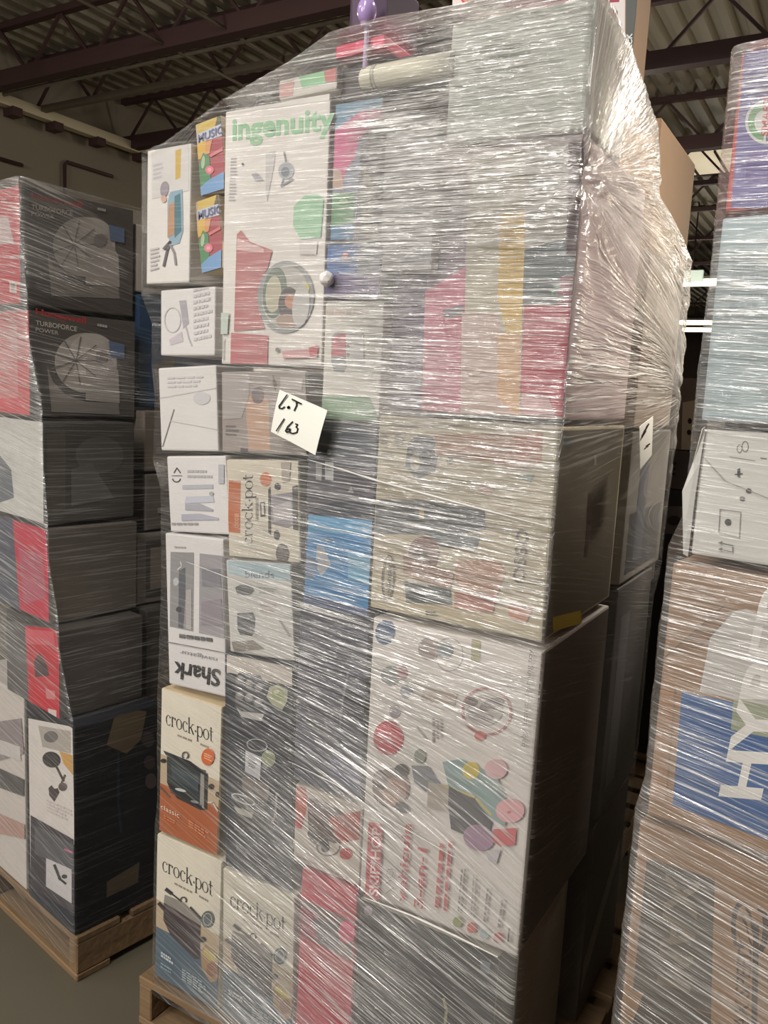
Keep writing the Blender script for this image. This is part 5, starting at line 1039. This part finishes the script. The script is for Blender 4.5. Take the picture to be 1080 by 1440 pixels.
def mid_shear(Sg, Z, A, B, side):
    # lines run level above, falling to the right lower down; on the right-hand side they sag away from the corner
    fall = 0.02 + 0.26 * (1 - sst(Z, 0.55, 1.15)) + 0.06 * (1 - sst(Z, 1.1, 1.5))
    f = np.where(side == 0, fall * (A + 1.4), 0)
    rr = B - 1.33
    th1 = np.arctan2(Z - 1.955, rr + 0.02); th2 = np.arctan2(Z - 1.66, rr - 1.35); th2 = np.where(th2 < 0, th2 + 2 * math.pi, th2)
    k = sst(Z + 0.3 * rr, 1.84, 1.98)
    g = k * (th1 * 0.34 + 0.34) + (1 - k) * (-(th2 - math.pi) * 0.75)
    k2 = sst(Z, 1.3, 1.5)
    f = np.where(side == 1, k2 * (g + 1.6 - Z) + (1 - k2) * 0.2 * rr, f)
    return f
def mid_extra(A, B, Z, Sg, side):
    # the pinch on the right-hand corner and its radiating creases, and the slack bulge below it
    rr = B - 1.33; dz = Z - 1.955; d = np.sqrt(rr ** 2 + dz ** 2) + 1e-6; th = np.arctan2(dz, rr)
    e = 0.016 * vnoise(th * 9 + 40, d * 5) * np.exp(-d / 0.16) * sst(d, 0.0, 0.03) - 0.012 * np.exp(-(d / 0.035) ** 2)
    e = e + 0.045 * np.exp(-((rr - 0.45) / 0.32) ** 2) * np.exp(-((Z - 1.72) / 0.3) ** 2) * sst(rr, 0.0, 0.12)
    # gathered folds fanning from the back upper right down to the near corner
    dz2 = Z - 1.66; r2 = rr - 1.35; th2 = np.arctan2(dz2, r2)
    e = e + 0.006 * vnoise(th2 * 34 + 60, np.sqrt(r2 ** 2 + dz2 ** 2) * 4) * sst(Z, 1.35, 1.55) * sst(rr, 0.05, 0.25)
    f = 0.0
    da = A + 0.44; d2 = np.sqrt(da ** 2 + dz ** 2) + 1e-6; t2 = np.arctan2(dz, -da)
    f = 0.009 * np.sin(t2 * 18) * np.exp(-d2 / 0.1) * sst(d2, 0.0, 0.03)
    return np.where(side == 1, e, np.where(side == 0, f, 0.0))
film('mid', 'clear stretch film wound round the tall lot 163 stack', (0, 0, 0), Vector((1, 0, 0)), Vector((0, 1, 0)), 0.10, mid_top, mid_layers, mid_shear, FILM, extra=mid_extra, margin=0.010)
# left stack ------------------------------------------------------------
def left_top(a, b): return 2.09 - 0.035 * max(0, b)
def left_layers(A, B, Z, side):
    fr = 0.55 + 0.25 * sst(Z, 1.4, 1.7) - 0.25 * (1 - sst(Z, 0.6, 0.9))
    rt = 0.09 + 0.5 * sst(Z, 1.78, 1.9) * (1 - sst(B, 0.08, 0.3)) + 0.04 * sst(Z, 1.0, 1.3) - 0.02 * (1 - sst(Z, 0.5, 0.8))
    return np.where(side == 0, fr, np.where(side == 1, rt, 0.3))
def left_shear(Sg, Z, A, B, side):
    return np.where(side == 0, 0.16 * A, np.where(side == 1, 0.22 * B * sst(Z, 1.4, 1.8), 0))
film('left', 'clear stretch film wound round the dark left stack', LO, LU, LR, 0.06, left_top, left_layers, left_shear, FILM, dz=0.009, ds=0.014, margin=0.010, span=0.09, zref=1.98)
# right stack -----------------------------------------------------------
def right_top(a, b): return 2.085 + 0.02 * min(a, 0.4) - 0.03 * max(0, b)
def right_layers(A, B, Z, side):
    fr = 0.58 + 0.28 * sst(Z, 1.55, 1.62) - 0.36 * sst(Z, 1.8, 1.85) * (1 - sst(Z, 1.97, 2.03)) - 0.3 * sst(Z, 1.36, 1.40) * (1 - sst(Z, 1.56, 1.6)) - 0.2 * sst(Z, 0.98, 1.05) * (1 - sst(Z, 1.15, 1.25)) * sst(A, 0.05, 0.12)
    return np.where(side == 0, fr, 0.3)
def right_shear(Sg, Z, A, B, side):
    return np.where(side == 0, A * (0.05 + 0.16 * (1 - sst(Z, 0.8, 1.3))), 0)
film('right', 'clear stretch film wound round the right stack', RO, RU, -PRF.n, 0.10, right_top, right_layers, right_shear, FILM, faces='fl', dz=0.008, ds=0.012, margin=0.012)
# twisted film ropes pulled across the middle stack
FO = PC.shifted(-0.020)
rope = mat('twisted_film', (214, 212, 206), 0.25, var=0.1, scale=60, spec=0.6)
for pts, wd, rad in (([(432, 646), (480, 660), (530, 676), (640, 706), (700, 722), (776, 742)], 'twisted film rope slanting across the beige food carton', 0.0022),
                     ([(262, 790), (330, 776 + 40), (420, 850), (520, 882)], 'thin twisted film strand across the upside-down vacuum carton and the blue carton foot', 0.0009),
                     ([(405, 1070), (470, 1102), (540, 1148), (640, 1206)], 'twisted film strand slanting over the small red and white carton', 0.0012),
                     ([(512, 1262), (580, 1288), (640, 1316), (700, 1346)], 'gathered film strand along the foot of the ride-on toy carton', 0.0022)):
    P = [FO.pt(*FO.uv(p)) for p in pts]
    Q = []
    for i in range(len(P) - 1):
        for k in range(6): Q.append(P[i].lerp(P[i + 1], k / 6))
    Q.append(P[-1]); c = Q[len(Q) // 2].copy()
    bm = bmesh.new(); n = len(Q); tube_bm(bm, [q - c for q in Q], [rad * (0.4 + 0.6 * math.sin(math.pi * i / (n - 1))) * (0.8 + 0.4 * random.random()) + 0.0002 for i in range(n)], 6)
    tag(bm_obj('film_rope', bm, rope, smooth=True, loc=c), wd, 'film strand')
